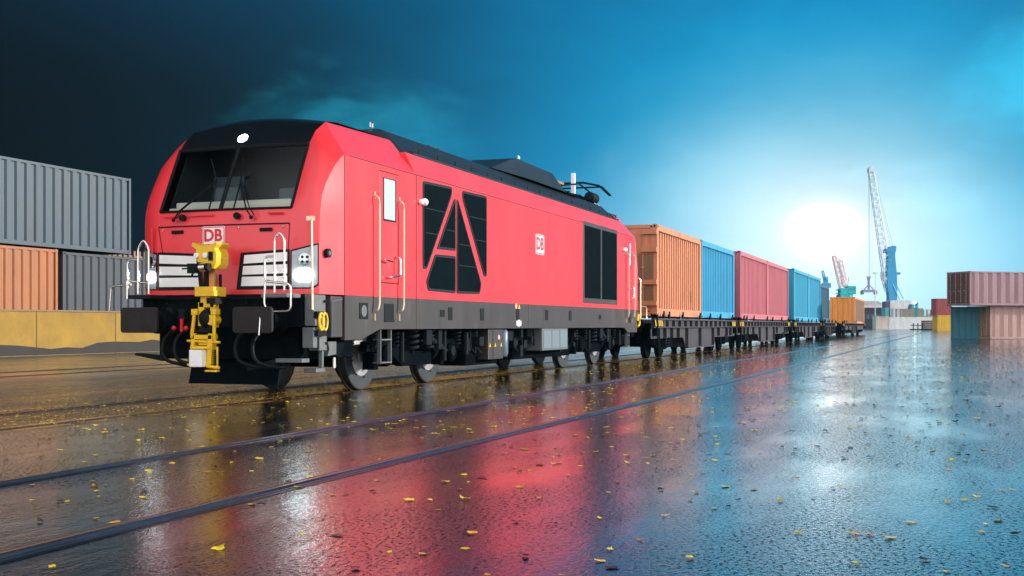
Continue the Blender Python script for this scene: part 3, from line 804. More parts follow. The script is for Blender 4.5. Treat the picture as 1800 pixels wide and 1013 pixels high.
for (a, b_) in ((.12, .55), (.68, .98), (-.75, -.98)):
    gv.tube([(fx(a) - .004, Yr(a), 2.575), (fx(b_) - .004, Yr(b_), 2.575)], .012, 5)
gv.build('nose_swage', M['red'], loco)

# buffer beam and underfloor front
bb = MB()
bb.box(14.22, 14.42, Yr(-1.30), Yr(1.30), 1.00, 1.455)
bb.box(14.40, 16.0, Yr(-1.15), Yr(1.15), .55, 1.44)
bb.box(14.15, 14.25, Yr(-1.25), Yr(1.25), 1.38, 1.43)
bb.build('buffer_beam', M['under'], loco, bevel=.015)
bb = MB(); bb.box(X1 + .4, X1 + .75, Yr(-1.30), Yr(1.30), .7, 1.455); bb.box(X1 - .9, X1 + .4, Yr(-1.2), Yr(1.2), .5, 1.44)
bb.build('buffer_beam', M['under'], loco, bevel=.015)
pl = MB()
pl.prism([(14.40, Yr(-.8), .2), (14.5, Yr(-.8), .55), (14.56, Yr(-.8), .55), (14.46, Yr(-.8), .2)], (0, 1.45, 0))
pl.build('snow_plough', M['blueplough'], loco)
MB().box(14.0, 14.2, Yr(-1.42), Yr(-1.02), .53, .58).build('plough_step', M['palegrey'], loco)
MB().prism([(14.02, Yr(-1.02), .50), (14.02, Yr(-.55), .40), (14.02, Yr(-.55), .46), (14.02, Yr(-1.02), .58)], (.12, 0, 0)).build('plough_arm', M['under2'], loco)
MB().prism([(14.2, Yr(.95), .52), (14.2, Yr(1.42), .60), (14.2, Yr(1.42), .63), (14.2, Yr(.95), .60)], (.12, 0, 0)).build('plough_arm', M['under2'], loco)
for s in (-1, 1):
    b_ = MB()
    b_.lathe((14.25, Yr(s * .875), 1.08), (13.66, Yr(s * .875), 1.08), [(0, .21), (.05, .21), (.06, .17), (.28, .17), (.29, .13), (.59, .13)], 22)
    bf_ = b_.build('buffer', M['under'], loco, smooth=40)
    pts = roundpoly([(-.30, -.175), (.30, -.175), (.30, .175), (-.30, .175)], .05)
    MB().prism([(13.60, Yr(s * .9 + y), 1.10 + z) for y, z in pts], (.05, 0, 0)).build('buffer_plate', M['bufplate'], bf_, bevel=.008)
    # angled shunter step frames in polished tube
    h = MB(); yo = s * 1.0
    if s < 0:
        xh = 13.92
        h.tube([(xh, Yr(-1.05), 1.47), (xh, Yr(-1.05), 2.20), (xh, Yr(-1.12), 2.29), (xh, Yr(-1.20), 2.20), (xh, Yr(-1.20), 1.50)], .016, 8, .06)
        h.tube([(xh, Yr(-1.05), 1.955), (xh, Yr(-.90), 1.955), (xh, Yr(-.90), 1.63), (xh, Yr(-1.20), 1.60)], .015, 8, .06)
        h.tube([(13.85, Yr(-.95), 1.62), (13.85, Yr(-1.34), 1.58), (13.85, Yr(-1.34), 1.22), (13.85, Yr(-1.02), 1.21), (13.85, Yr(-.93), 1.30), (13.85, Yr(-.95), 1.62)], .016, 8, .07)
        h.tube([(13.85, Yr(-1.0), 1.21), (13.62, Yr(-1.02), 1.20), (13.58, Yr(-1.02), .90)], .012, 8, .02)
    else:
        xh = 13.92
        h.tube([(xh, Yr(.97), 1.47), (xh, Yr(.97), 2.12), (xh, Yr(1.06), 2.24), (xh, Yr(1.15), 2.12), (xh, Yr(1.15), 1.47)], .016, 8, .06)
        h.tube([(xh, Yr(1.15), 1.95), (xh, Yr(1.33), 1.95), (xh, Yr(1.33), 1.66), (xh, Yr(1.0), 1.62)], .015, 8, .06)
        h.tube([(13.85, Yr(1.22), 1.60), (13.85, Yr(1.55), 1.58), (13.85, Yr(1.58), 1.24)], .014, 8, .05)
        h.tube([(13.85, Yr(1.28), 1.66), (13.85, Yr(1.28), 1.40)], .016, 8)
    h.build('shunter_handrail', M['steel'], loco, smooth=50)
    q = MB(); q.box(13.85, 14.22, Yr(s * .88), Yr(s * 1.28), 1.40, 1.455); q.build('step_plate', M['under2'] if s > 0 else M['palegrey'], loco, bevel=.01)
# tall corner rods
MB().tube([(14.12, Yr(-1.50), 2.47), (14.14, Yr(-1.50), 1.24)], .017, 8).box(14.10, 14.16, Yr(-1.53), Yr(-1.43), 2.44, 2.50).build('corner_rod', M['tanrod'], loco)
MB().tube([(14.25, Yr(1.16), 2.42), (14.25, Yr(1.16), 2.05)], .017, 8).build('corner_rod', M['redsign'], loco)
# side equipment behind the near front corner
eq = MB(); eq.box(14.28, 14.62, Yr(-1.44), Yr(-1.30), 1.02, 1.45); eq.box(14.22, 14.35, Yr(-1.47), Yr(-1.3), .72, 1.0); eq.box(14.40, 14.62, Yr(-1.46), Yr(-1.3), .68, 1.0)
eq.box(14.35, 14.6, Yr(-1.44), Yr(-1.25), .38, .44); eq.box(14.52, 14.57, Yr(-1.44), Yr(-1.38), .44, .75)
eq.build('side_bracket', M['palegrey'], loco, bevel=.01)
bt = MB()
for zz in (1.36, 1.15, .78):
    bt.cyl((14.58, Yr(-1.47), zz), (14.58, Yr(-1.44), zz), .02, n=10)
bt.box(14.33, 14.38, Yr(-1.475), Yr(-1.46), .70, .95); bt.box(14.28, 14.45, Yr(-1.5), Yr(-1.44), 1.13, 1.22)
bt.build('bracket_bolt', M['rubber'], loco, split=True)
MB().box(14.68, 15.02, Yr(-1.49), Yr(-1.40), .86, 1.44).build('side_box', M['skirt'], loco, bevel=.01)
MB().tube([(14.69, Yr(-1.496), .88), (14.69, Yr(-1.496), 1.36), (15.0, Yr(-1.496), 1.40)], .007, 6).build('box_trim', M['blueg'], loco)
cbl = MB()
for k in range(2):
    c0 = Vector((14.30 + k * .10, Yr(-1.53), 1.08))
    cbl.tube([c0 + Vector((.02 * math.cos(q) + .045 * math.cos(q), -.02, .115 * math.sin(q))) for q in [2 * PI * j / 16 for j in range(17)]], .017, 8)
cbl.tube([(14.3, Yr(-1.53), 1.16), (14.36, Yr(-1.53), 1.08), (14.3, Yr(-1.53), 1.0), (14.42, Yr(-1.53), .97)], .017, 8, .03)
cbl.build('yellow_cable', M['yellow'], loco, smooth=60)
MB().box(14.26, 14.5, Yr(-1.52), Yr(-1.42), .88, .955).build('cable_holder', M['rubber'], loco)
MB().prism([(14.75, Yr(-1.4), .60), (15.0, Yr(-1.4), .62), (15.0, Yr(-1.4), .80), (14.75, Yr(-1.4), .80), (14.80, Yr(-1.4), .70)], (0, .08, 0)).build('bracket_plate', M['palegrey'], loco)
MB().prism([(15.04, Yr(-1.36), .82), (15.04, Yr(-1.36), .60), (15.18, Yr(-1.36), .56), (15.36, Yr(-1.36), .82)], (0, .25, 0)).build('sand_box', M['blueplough'], loco)
MB().cyl((15.12, Yr(-1.3), .57), (15.12, Yr(-1.3), .42), .025).build('sand_valve', M['steel'], loco)
# brake hoses and taps
for (y0, y1) in ((.62, .42), (.42, .25), (-.55, -.62), (-.82, -.88)):
    s_ = 1 if y0 > 0 else -1
    MB().tube([(14.2, Yr(y0), .98), (13.95, Yr(y0), .95), (13.80, Yr(y0 + .05), .80), (13.80, Yr(y0 + .02), .55), (13.88, Yr(y1 - .12), .47), (14.0, Yr(y1 - .3), .46)], .026, 8, .12).build('brake_hose', M['rubber'], loco, smooth=60)
for y in (.42, .22):
    MB().box(13.9, 13.93, Yr(y - .018), Yr(y + .018), .94, 1.12).ball((13.9, Yr(y + .12), .99), .035, 10).build('brake_tap', M['redsign'], loco)
# hook plate details on beam
dt = MB()
for y in (-.55, -.35, .35, .6, .8): dt.box(14.16, 14.22, Yr(y - .05), Yr(y + .05), 1.05 + abs(y) * .1, 1.2 + abs(y) * .1)
for k in range(10): dt.ball((14.215, Yr(-1.2 + k * .26), 1.34), .016, 6)
dt.build('beam_fitting', M['under2'], loco, split=True)

# automatic coupler adapter, yellow
XC = 13.74; YC = CY - .13
cp = MB()
def cb_(a, b2, z0, z1, x0=XC, x1=XC + .08): cp.box(x0, x1, YC + a, YC + b2, z0, z1)
# saddle head
prof = [(-.205, 2.12), (-.19, 2.15), (-.10, 2.115), (.02, 2.10), (.12, 2.125), (.185, 2.15), (.20, 2.10), (.13, 2.055), (.12, 1.99), (.13, 1.93), (.10, 1.88), (-.02, 1.87), (-.05, 1.80), (-.14, 1.79), (-.185, 1.86), (-.19, 2.0), (-.16, 2.07)]
cp.prism([(XC - .10, YC + y, z) for y, z in prof], (.30, 0, 0))
cb_(-.15, .15, 1.42, 1.55, XC - .10, XC + .2); cb_(-.17, -.10, 1.42, 1.50, XC - .12, XC)
cb_(-.07, .10, 1.30, 1.42, XC - .04, XC + .10)
cb_(.04, .13, 1.0, 1.34, XC - .05, XC + .06); cb_(-.13, -.06, 1.0, 1.34, XC - .05, XC + .06); cb_(-.12, .12, 1.27, 1.34, XC - .05, XC + .06)
cp.lathe((XC - .1, YC - .10, 1.10), (XC + .06, YC - .10, 1.10), [(0, .07), (.16, .07)], 16)
cp.tube([(XC - .08, YC + .16, 1.22), (XC - .10, YC + .19, .92), (XC - .08, YC + .20, .86)], .026, 8)
cp.tube([(XC - .08, YC - .15, 1.22), (XC - .10, YC - .16, .92), (XC - .08, YC - .15, .82)], .026, 8)
cb_(.11, .20, 1.17, 1.25, XC - .11, XC); cb_(-.19, -.11, 1.17, 1.25, XC - .11, XC)
cp.prism([(XC - .1, YC + .15, .92), (XC - .1, YC + .20, .92), (XC - .1, YC + .24, .50), (XC - .1, YC + .19, .50)], (.12, 0, 0))
cp.prism([(XC - .1, YC - .13, .92), (XC - .1, YC - .06, .92), (XC - .1, YC - .03, .50), (XC - .1, YC - .11, .50)], (.12, 0, 0))
cb_(-.12, .2, .84, .90, XC - .10, XC + .05); cb_(-.10, .21, .71, .75, XC - .12, XC + .05); cb_(-.05, .12, .76, .84, XC - .06, XC)
cp.tube([(XC - .08, YC + .28, .82), (XC - .08, YC - .24, .80)], .018, 8)
cp.tube([(XC - .1, YC + .26, .50), (XC - .1, YC + .14, .48)], .022, 8); cp.tube([(XC - .1, YC - .04, .48), (XC - .1, YC - .24, .46)], .024, 8)
cp.tube([(XC - .1, YC - .21, .74), (XC - .1, YC - .21, .44)], .014, 8)
cp.box(XC - .16, XC - .04, YC - .21, YC - .05, .405, .43)
cpl = cp.build('coupler', M['yellow'], loco, smooth=35, bevel=.006)
MB().box(XC, XC + .07, YC - .10, YC - .01, 1.55, 1.84).build('coupler_post', M['copper'], cpl)
MB().box(XC - .02, XC + .05, YC + .0, YC + .06, 1.55, 1.84).box(XC + .08, XC + .10, YC - .15, YC - .11, 1.55, 1.72).build('coupler_bar', M['rubber'], cpl)
for y in (-.03, .11): MB().lathe((XC - .10, YC + y, 1.97), (XC - .135, YC + y, 1.97), [(0, .036), (.03, .036), (.035, .025)], 16).build('coupler_knob', M['white'], cpl)
dm = MB(); dm.cyl((XC - .15, YC + .19, 1.80), (XC - .15, YC - .12, 1.81), .055, n=14); dm.box(XC - .2, XC - .1, YC + .08, YC + .20, 1.73, 1.86)
dm.tube([(XC - .15, YC + .2, 1.80), (XC - .17, YC + .30, 1.79)], .012, 6); dm.tube([(XC - .16, YC + .12, 1.75), (XC - .16, YC + .16, 1.68)], .014, 6)
dm.box(XC - .12, XC - .02, YC - .14, YC - .08, 1.90, 2.02); dm.box(XC - .13, XC + .05, YC - .20, YC - .06, 1.32, 1.40)
dm.ball((XC - .02, YC + .0, 1.12), .12, 16, 1.1); dm.tube([(XC - .09, YC + .12, .94), (XC - .09, YC - .1, .94)], .02, 8)
dm.box(XC - .06, XC + .05, YC - .1, YC + .12, .90, 1.02)
dm.build('coupler_motor', M['rubber'], cpl, smooth=40)
MB().cyl((XC - .155, YC + .02, 1.805), (XC - .155, YC - .07, 1.81), .058, n=16).build('motor_ring', M['steel'], cpl, smooth=40)
MB().box(XC - .2, XC - .02, YC - .03, YC + .17, .47, .70).build('white_block', M['white'], cpl, bevel=.008)
sp = MB()
for s_ in (-1, 1):
    y0 = YC + (-.17 if s_ < 0 else .24)
    sp.tube([(XC - .09 + .022 * math.cos(q), y0 + .022 * math.sin(q), .50 + q / (2 * PI) * .026) for q in [2 * PI * j / 8 for j in range(8 * 8)]], .007, 5)
sp.build('coil_spring', M['rubber'], cpl, split=True)

# bogies
def wheel(x, r, parent, ynear, yfar, hub=True):
    for y, s in ((ynear, -1), (yfar, 1)):
        w_ = MB(); w_.lathe((x, y + s * .065, r + .008), (x, y - s * .075, r + .008), [(0, r - .09), (.0, r - .012), (.01, r), (.10, r + .0), (.105, r + .028), (.135, r + .028), (.14, r - .09)], 40)
        o = w_.build('wheel', M['tyre'], parent, smooth=35)
        MB().lathe((x, y + s * .09, r + .008), (x, y - s * .04, r + .008), [(0, .13), (.015, .14), (.02, .30), (.035, r - .16), (.03, r - .09), (.10, r - .09)], 40).build('brake_disc', M['wheel'], o, smooth=30)
        bt_ = MB()
        for k in range(8):
            q = 2 * PI * k / 8 + .2; rr_ = r - .2
            bt_.cyl((x + rr_ * math.cos(q), y + s * .085, r + rr_ * math.sin(q)), (x + rr_ * math.cos(q), y + s * .045, r + rr_ * math.sin(q)), .014, n=6)
        bt_.build('disc_bolt', M['rubber'], o)
    MB().cyl((x, ynear, r), (x, yfar, r), .09, n=14).build('axle', M['under'], parent)
def spring(mb, x, y, z0, z1, r, turns, tr=.022):
    n = int(turns * 12)
    mb.tube([(x + r * math.cos(2 * PI * k / 12), y + r * math.sin(2 * PI * k / 12), z0 + (z1 - z0) * k / n) for k in range(n + 1)], tr, 6)
def bogie(xa_, xb):
    xm = (xa_ + xb) / 2
    b_ = MB()
    for s in (-1, 1):
        y = s * 1.12
        prof = [(xa_ - .55, .62), (xa_ - .5, .78), (xa_ + .3, .80), (xm - .5, .60), (xm + .5, .60), (xb - .3, .80), (xb + .5, .78), (xb + .55, .62), (xb - .25, .60), (xm + .55, .36), (xm - .55, .36), (xa_ + .25, .60)]
        b_.prism([(x, Yr(y - .07), z) for x, z in prof], (0, .14, 0))
        for x in (xa_, xb):
            b_.box(x - .24, x + .24, Yr(y - .12), Yr(y + .12), .44, .76); b_.lathe((x, Yr(y - .20 * 1), .55), (x, Yr(y + .1), .55), [(0, .13), (.04, .17), (.3, .17)], 20)
            b_.box(x - .36, x - .2, Yr(y - .1), Yr(y + .1), .34, .60)
    b_.box(xm - .4, xm + .4, Yr(-1.1), Yr(1.1), .5, .95)
    for x in (xa_ + .55, xb - .55): b_.box(x - .3, x + .3, Yr(-.6), Yr(.6), .35, .9)
    o = b_.build('bogie', M['under'], loco, bevel=.012)
    for x in (xa_, xb): wheel(x, .55, o, Yr(-.76), Yr(.76))
    sp_ = MB()
    for s in (-1, 1):
        for x in (xa_ - .35, xa_ + .42, xb - .42, xb + .38): spring(sp_, x, Yr(s * 1.2), .66, .95, .085, 4.5)
        for x in (xm - .33, xm + .33): spring(sp_, x, Yr(s * 1.22), .60, .97, .13, 4, .03)
    sp_.build('coil_spring', M['under2'], o, smooth=60, split=True)
    dp = MB()
    for s in (-1, 1):
        y = Yr(s * 1.36)
        dp.cyl((xm + .1, y, .82), (xm + .62, y, .66), .055); dp.cyl((xm + .62, y, .66), (xm + .85, y, .59), .035)
        dp.cyl((xb - .55, y, .42), (xb - .55, y, .93), .045); dp.cyl((xa_ + .35, y, .45), (xa_ + .35, y, .92), .04)
        dp.cyl((xb + .45, y, .50), (xb + .45, y, .9), .05)
    dp.build('damper', M['under2'], o, smooth=40, split=True)
    pk = MB()
    pk.box(xb - .95, xb - .8, Yr(-1.44), Yr(-1.36), .62, .94); pk.box(xa_ + 1.2, xa_ + 1.42, Yr(-1.42), Yr(-1.34), .70, .97)
    pk.lathe((xb - .2, Yr(-1.40), .58), (xb - .2, Yr(-1.33), .58), [(0, .09), (.07, .10)], 16)
    pk.build('bogie_bracket', M['under2'], o, bevel=.008, split=True)
bogie(16.9, 19.5); bogie(27.55, 30.3)
# underfloor equipment
ue = MB(); ue.box(16.0, 31.4, Yr(-1.1), Yr(1.1), .98, 1.3)
ue.box(20.35, 22.0, Yr(-1.2), Yr(1.2), .28, .97); ue.box(22.9, 27.0, Yr(-1.15), Yr(1.2), .32, .97)
ue.box(22.0, 22.9, Yr(-.9), Yr(1.2), .4, .97)
ue.build('fuel_tank', M['under'], loco, bevel=.02)
det = MB()
for k in range(26):
    x = 20.3 + random.random() * 6.6; y = Yr(-1.2 - random.random() * .2); w_ = .05 + random.random() * .16; z = .35 + random.random() * .45
    det.box(x, x + w_, y, y + .2, z, z + .08 + random.random() * .15)
for k in range(14):
    x = 20.2 + random.random() * 6.6; det.tube([(x, Yr(-1.3), .95), (x, Yr(-1.32), .6), (x + .25, Yr(-1.32), .5)], .014, 6, .05)
det.build('pipework', M['under2'], loco)
eb = MB().box(20.95, 21.75, Yr(-1.42), Yr(-1.1), .38, .96).build('equipment_box', M['skirt'], loco, bevel=.012)
MB().box(21.18, 21.19, Yr(-1.425), Yr(-1.42), .40, .94).build('box_seam', M['rubber'], eb)
MB().lathe((21.5, Yr(-1.426), .80), (21.5, Yr(-1.42), .80), [(0, .05), (.006, .05)], 16).build('notice_disc', M['pink'], eb)
tr = MB()
for x in (21.02, 21.30, 21.62): tr.prism([(x - .045, Yr(-1.427), .62), (x + .045, Yr(-1.427), .62), (x, Yr(-1.427), .70)], (0, .006, 0))
tr.build('warning_triangle', M['yellow'], eb, split=True)
MB().lathe((21.95, Yr(-1.3), .42), (21.95, Yr(-1.3), .95), [(0, .10), (.05, .14), (.48, .14), (.53, .10)], 16).build('air_tank', M['blueg'], loco, smooth=40)
ra = MB().box(23.9, 25.73, Yr(-1.50), Yr(-1.15), .49, .962).build('radiator_box', M['palegrey'], loco, bevel=.01)
for k in range(3):
    x = 24.0 + k * .575; MB().box(x, x + .52, Yr(-1.506), Yr(-1.501), .54, .92).build('radiator_panel', M['radpanel'], ra)
sg = MB(); sg.box(22.28, 22.36, Yr(-1.508), Yr(-1.5), 1.02, 1.12).box(22.38, 22.46, Yr(-1.508), Yr(-1.5), 1.00, 1.14).box(22.48, 22.56, Yr(-1.508), Yr(-1.5), 1.02, 1.12)
sg.build('notice_plate', M['white'], loco, split=True)
MB().lathe((22.25, Yr(-1.512), 1.41), (22.25, Yr(-1.503), 1.41), [(0, .06), (.008, .06)], 16).build('notice_disc', M['pink'], loco)
MB().prism([(22.37, Yr(-1.51), 1.36), (22.49, Yr(-1.51), 1.36), (22.43, Yr(-1.51), 1.46)], (0, .006, 0)).build('warning_triangle', M['yellow'], loco, split=True)
# rear end rail and cable
MB().tube([(32.35, Yr(-1.50), 2.35), (32.40, Yr(-1.55), 2.3), (32.40, Yr(-1.55), 1.2)], .02, 8, .05).tube([(32.4, Yr(-1.55), 1.55), (32.9, Yr(-1.6), 1.55), (32.9, Yr(-1.6), 1.2), (32.4, Yr(-1.6), 1.2)], .02, 8, .08).build('handrail', M['tanrod'], loco)
MB().tube([(32.15, Yr(-1.52), 1.15), (32.2, Yr(-1.52), 1.33), (32.35, Yr(-1.52), 1.3), (32.4, Yr(-1.52), 1.05), (32.2, Yr(-1.52), 1.0)], .035, 8, .08).build('yellow_cable', M['yellow'], loco, smooth=60)
rb = MB()
for s in (-1, 1):
    rb.lathe((32.7, Yr(s * .875), 1.06), (33.4, Yr(s * .875), 1.06), [(0, .16), (.5, .13), (.6, .13), (.61, .25), (.66, .25)], 20)
rb.build('buffer', M['under'], loco)

# ------------------------------------------------------------------ containers
def corr(mb, x0, x1, y, dirout, z0, z1, pitch, depth, axis='x'):
    """corrugated sheet between two posts, outer ribs reach y; built as a trapezoid profile"""
    n = max(2, round((x1 - x0) / pitch)); p = (x1 - x0) / n; pts = []
    for k in range(n):
        a = x0 + k * p
        pts += [(a, 0), (a + p * .28, 0), (a + p * .42, depth), (a + p * .84, depth), (a + p * .98, 0)]
    pts.append((x1, 0))
    vs = []
    for (a, d) in pts:
        q = y - dirout * (depth - d)
        for z in (z0, z1): vs.append((a, q, z) if axis == 'x' else (q, a, z))
    mb.add(vs, [(2 * i, 2 * i + 2, 2 * i + 3, 2 * i + 1) for i in range(len(pts) - 1)])
def container(label, Lc, Wc, Hc, m, loc, rz=0, door_end=-1, mdoor=None, mend=None, pitch=.28, depth=.036, mrod=None, mside=None, group=None, detail=True, plain_end=False, heavy=False, name='shipping_container', slots=True):
    """local frame: length along x from 0 to Lc, width centred on y, base z=0"""
    root = empty(name, loc, rz); tag(root, label, 'container', group)
    h = Wc / 2; mdoor = mdoor or m; mrod = mrod or m; mside = mside or m; mend = mend or m
    fr = MB(); t_ = .22 if heavy else .12; rh = .09 if heavy else 0; ins = .05 if heavy else 0
    for x in (0, Lc - t_):
        for y in (-h, h - t_): fr.box(x, x + t_, y, y + t_, .10, Hc - .11)
    for y in (-h, h - .07):
        yi = y + (.004 if heavy else .012) if y < 0 else y; yo_ = y + .07 if y < 0 else y + (.066 if heavy else .058)
        fr.box(t_, Lc - t_, yi, yo_, .02, .17 + rh); fr.box(t_, Lc - t_, yi, yo_, Hc - .11 - rh, Hc - .01)
    for x in (.01, Lc - .08):
        fr.box(x, x + .07, -h + t_, h - t_, .02, .16); fr.box(x, x + .07, -h + t_, h - t_, Hc - .13, Hc - .01)
    fr.build('frame', m, root, bevel=.008 if detail else 0, local=True)
    cs = MB()
    for x in (-.004, Lc - .158):
        for y in (-h - .004, h - .158):
            for z in (0, Hc - .115): cs.box(x, x + .162, y, y + .162, z, z + .118)
    c_ = cs.build('corner_casting', m, root, bevel=.012 if detail else 0, local=True, split=True)
    if detail:
        hl_ = MB()
        for x in (-.007, Lc + .004):
            for y in (-h + .08, h - .08):
                for z in (.06, Hc - .06): hl_.box(x, x + .003, y - .028, y + .028, z - .035, z + .035)
        for x in (.08, Lc - .08):
            for z in (.06, Hc - .06): hl_.box(x - .035, x + .035, -h - .008, -h - .005, z - .028, z + .028)
        hl_.build('casting_holes', M['rubber'], c_, local=True)
    for s in (-1, 1):
        w_ = MB(); corr(w_, t_, Lc - t_, s * (h - .015 - ins), s, .165 + rh, Hc - .105 - rh, pitch, depth); w_.build('side_wall', mside, root, local=True)
    MB().box(.05, Lc - .05, -h + .05, h - .05, Hc - .045, Hc - .028).build('roof_panel', m, root, local=True)
    MB().box(.05, Lc - .05, -h + .05, h - .05, .10, .14).build('floor', M['under'], root, local=True)
    for e in (-1, 1):
        x = .035 if e < 0 else Lc - .035
        if e == door_end:
            for s in (-1, 1):
                d = MB(); y0, y1 = (-h + t_ + .005, -.008) if s < 0 else (.008, h - t_ - .005)
                # panelled leaf with three pressed ribs
                d.box(x - .02, x + .02, y0, y1, .18, Hc - .14)
                for k in range(3):
                    yy = y0 + (y1 - y0) * (k + .5) / 3; d.box(x + e * .045, x + e * .02, yy - .10, yy + .10, .30, Hc - .28)
                dd = d.build('door', mdoor, root, bevel=.008, local=True)
                rd = MB()
                for q in (.22, .72):
                    yy = y0 + (y1 - y0) * q; rd.cyl((x + e * .075, yy, .12), (x + e * .075, yy, Hc - .08), .018, n=8)
                    for z in (.3, .9, 1.5, Hc - .35): rd.box(x + e * .05, x + e * .10, yy - .05, yy + .05, z, z + .06)
                rd.build('locking_bar', mrod, dd, local=True)
                hd = MB()
                for q in (.22, .72):
                    yy = y0 + (y1 - y0) * q; hd.box(x + e * .08, x + e * .12, yy, yy + .28, 1.05, 1.10)
                hd.build('door_handle', mrod, dd, local=True)
        elif plain_end:
            e_ = MB(); e_.box(x - .015, x + .015, -h + t_, h - t_, .16, Hc - .12); e_.build('end_wall', mend, root, local=True)
        else:
            e_ = MB(); corr(e_, -h + t_, h - t_, x + e * .02, e, .155, Hc - .125, pitch * .9, depth, 'y'); e_.build('end_wall', mend, root, local=True)
    return root

M['c_orange'] = cmat('container_orange', (.60, .235, .105), (.30, .10, .04), .35)
M['c_blue'] = cmat('container_blue', (.008, .32, .54), (.05, .16, .24), .2)
M['c_pink'] = cmat('container_red', (.52, .13, .16), (.28, .08, .09), .3)
M['c_cyan'] = cmat('container_cyan', (.012, .34, .52), (.04, .2, .3), .25)
M['c_navy'] = cmat('container_navy', (.012, .11, .18), (.03, .05, .07), .3)
M['c_orange2'] = cmat('container_orange_far', (.85, .33, .06), (.4, .15, .05), .15)
M['c_brown'] = cmat('container_brown', (.22, .12, .06), (.1, .07, .05), .3)
M['c_grey'] = cmat('container_grey', (.040, .070, .093), (.05, .04, .035), .3)
M['c_slate'] = cmat('container_slate', (.028, .040, .053), (.03, .03, .033), .3)
M['c_amber'] = cmat('container_amber', (.36, .115, .025), (.16, .05, .018), .3)
M['c_mauve'] = cmat('container_mauve', (.38, .22, .24), (.22, .1, .08), .3)
M['c_peach'] = cmat('container_peach', (.5, .30, .26), (.26, .12, .07), .3)
M['c_teal'] = cmat('container_teal', (.012, .14, .19), (.01, .07, .10), .4)
M['c_doorrust'] = cmat('container_door_rust', (.19, .08, .05), (.05, .04, .04), .6, var=.4)
M['c_doortan'] = cmat('container_door_tan', (.42, .22, .12), (.10, .05, .03), .5, var=.4)
M['c_rod'] = mat('locking_bar_grey', (.36, .36, .34), .5, var=.3, vscale=9)
M['c_red'] = cmat('container_far_red', (.42, .07, .06), (.2, .04, .04), .2)
M['c_yellow'] = cmat('container_far_yellow', (.85, .52, .03), (.6, .35, .03), .2)
M['c_white'] = cmat('container_white', (.90, .91, .92), (.5, .5, .5), .2)
M['c_cream'] = cmat('container_cream', (.85, .76, .64), (.5, .42, .33), .2)
M['c_purple'] = cmat('container_purple', (.12, .1, .2), (.1, .1, .15), .2)
M['c_turq'] = cmat('container_turquoise', (.1, .5, .55), (.1, .4, .45), .2)

DZ = 1.29
c1 = container('orange container nearest the locomotive at the head of the train', 7.05, 2.44, 2.86, M['c_orange'], (35.9, CY, DZ), pitch=.34, depth=.12, mrod=M['c_orange'], group='containers on the train wagons', heavy=True)
mk = text_mesh('marking', '296720 8', .23, M['white'], c1, (-.045, .32, 2.32), (0, -1, 0), (0, 0, 1), depth=.002, local=True, bold=.004)
text_mesh('marking', '2259', .23, M['white'], c1, (-.045, .42, 2.02), (0, -1, 0), (0, 0, 1), depth=.002, local=True, bold=.004)
dl = MB()
for k in range(5): dl.box(-.045, -.04, .25, .62, 1.05 + k * .14, 1.10 + k * .14)
dl.build('data_lines', M['palegrey'], c1, local=True)
bx_ = MB()
for z in (.35, 1.0, 2.0, 2.55): bx_.box(-.10, .0, -1.22, -.72, z, z + .14)
bx_.build('hinge_plate', M['c_orange'], c1, local=True, split=True)
MB().box(-.02, .0, -1.10, -.62, .5, 1.95).build('end_post', M['c_brown'], c1, local=True, split=True)
MB().box(5.4, 5.52, -1.232, -1.215, .55, .95).build('vent', M['c_brown'], c1, local=True)
container('bright blue container behind the first orange one on the train', 7.2, 2.44, 2.86, M['c_blue'], (43.08, CY, DZ), pitch=.36, depth=.12, group='containers on the train wagons', heavy=True)
container('dusty red container directly behind the bright blue one', 8.45, 2.44, 2.98, M['c_pink'], (51.9, CY, DZ), pitch=.4, depth=.10, group='containers on the train wagons', heavy=True)
container('dusty red container just ahead of the light blue pair', 8.45, 2.44, 2.98, M['c_pink'], (60.42, CY, DZ), pitch=.4, depth=.10, group='containers on the train wagons', heavy=True)
container('light blue container behind the second dusty red one', 8.1, 2.44, 3.10, M['c_cyan'], (71.65, CY, DZ), pitch=.4, depth=.10, group='containers on the train wagons', heavy=True)
container('light blue container just ahead of the dull navy one', 8.1, 2.44, 3.10, M['c_cyan'], (79.8, CY, DZ), pitch=.4, depth=.10, group='containers on the train wagons', heavy=True)
container('low dull navy container standing last in the main row', 6.3, 2.44, 2.7, M['c_navy'], (88.2, CY, DZ), pitch=.4, depth=.10, group='containers on the train wagons', heavy=True)
container('small orange and brown container alone on the last distant wagon', 15.0, 2.44, 2.72, M['c_orange2'], (123.2, CY, 1.14), pitch=.5, mside=M['c_brown'], mend=M['c_orange2'], door_end=0, depth=.08, group='containers on the train wagons', heavy=True)

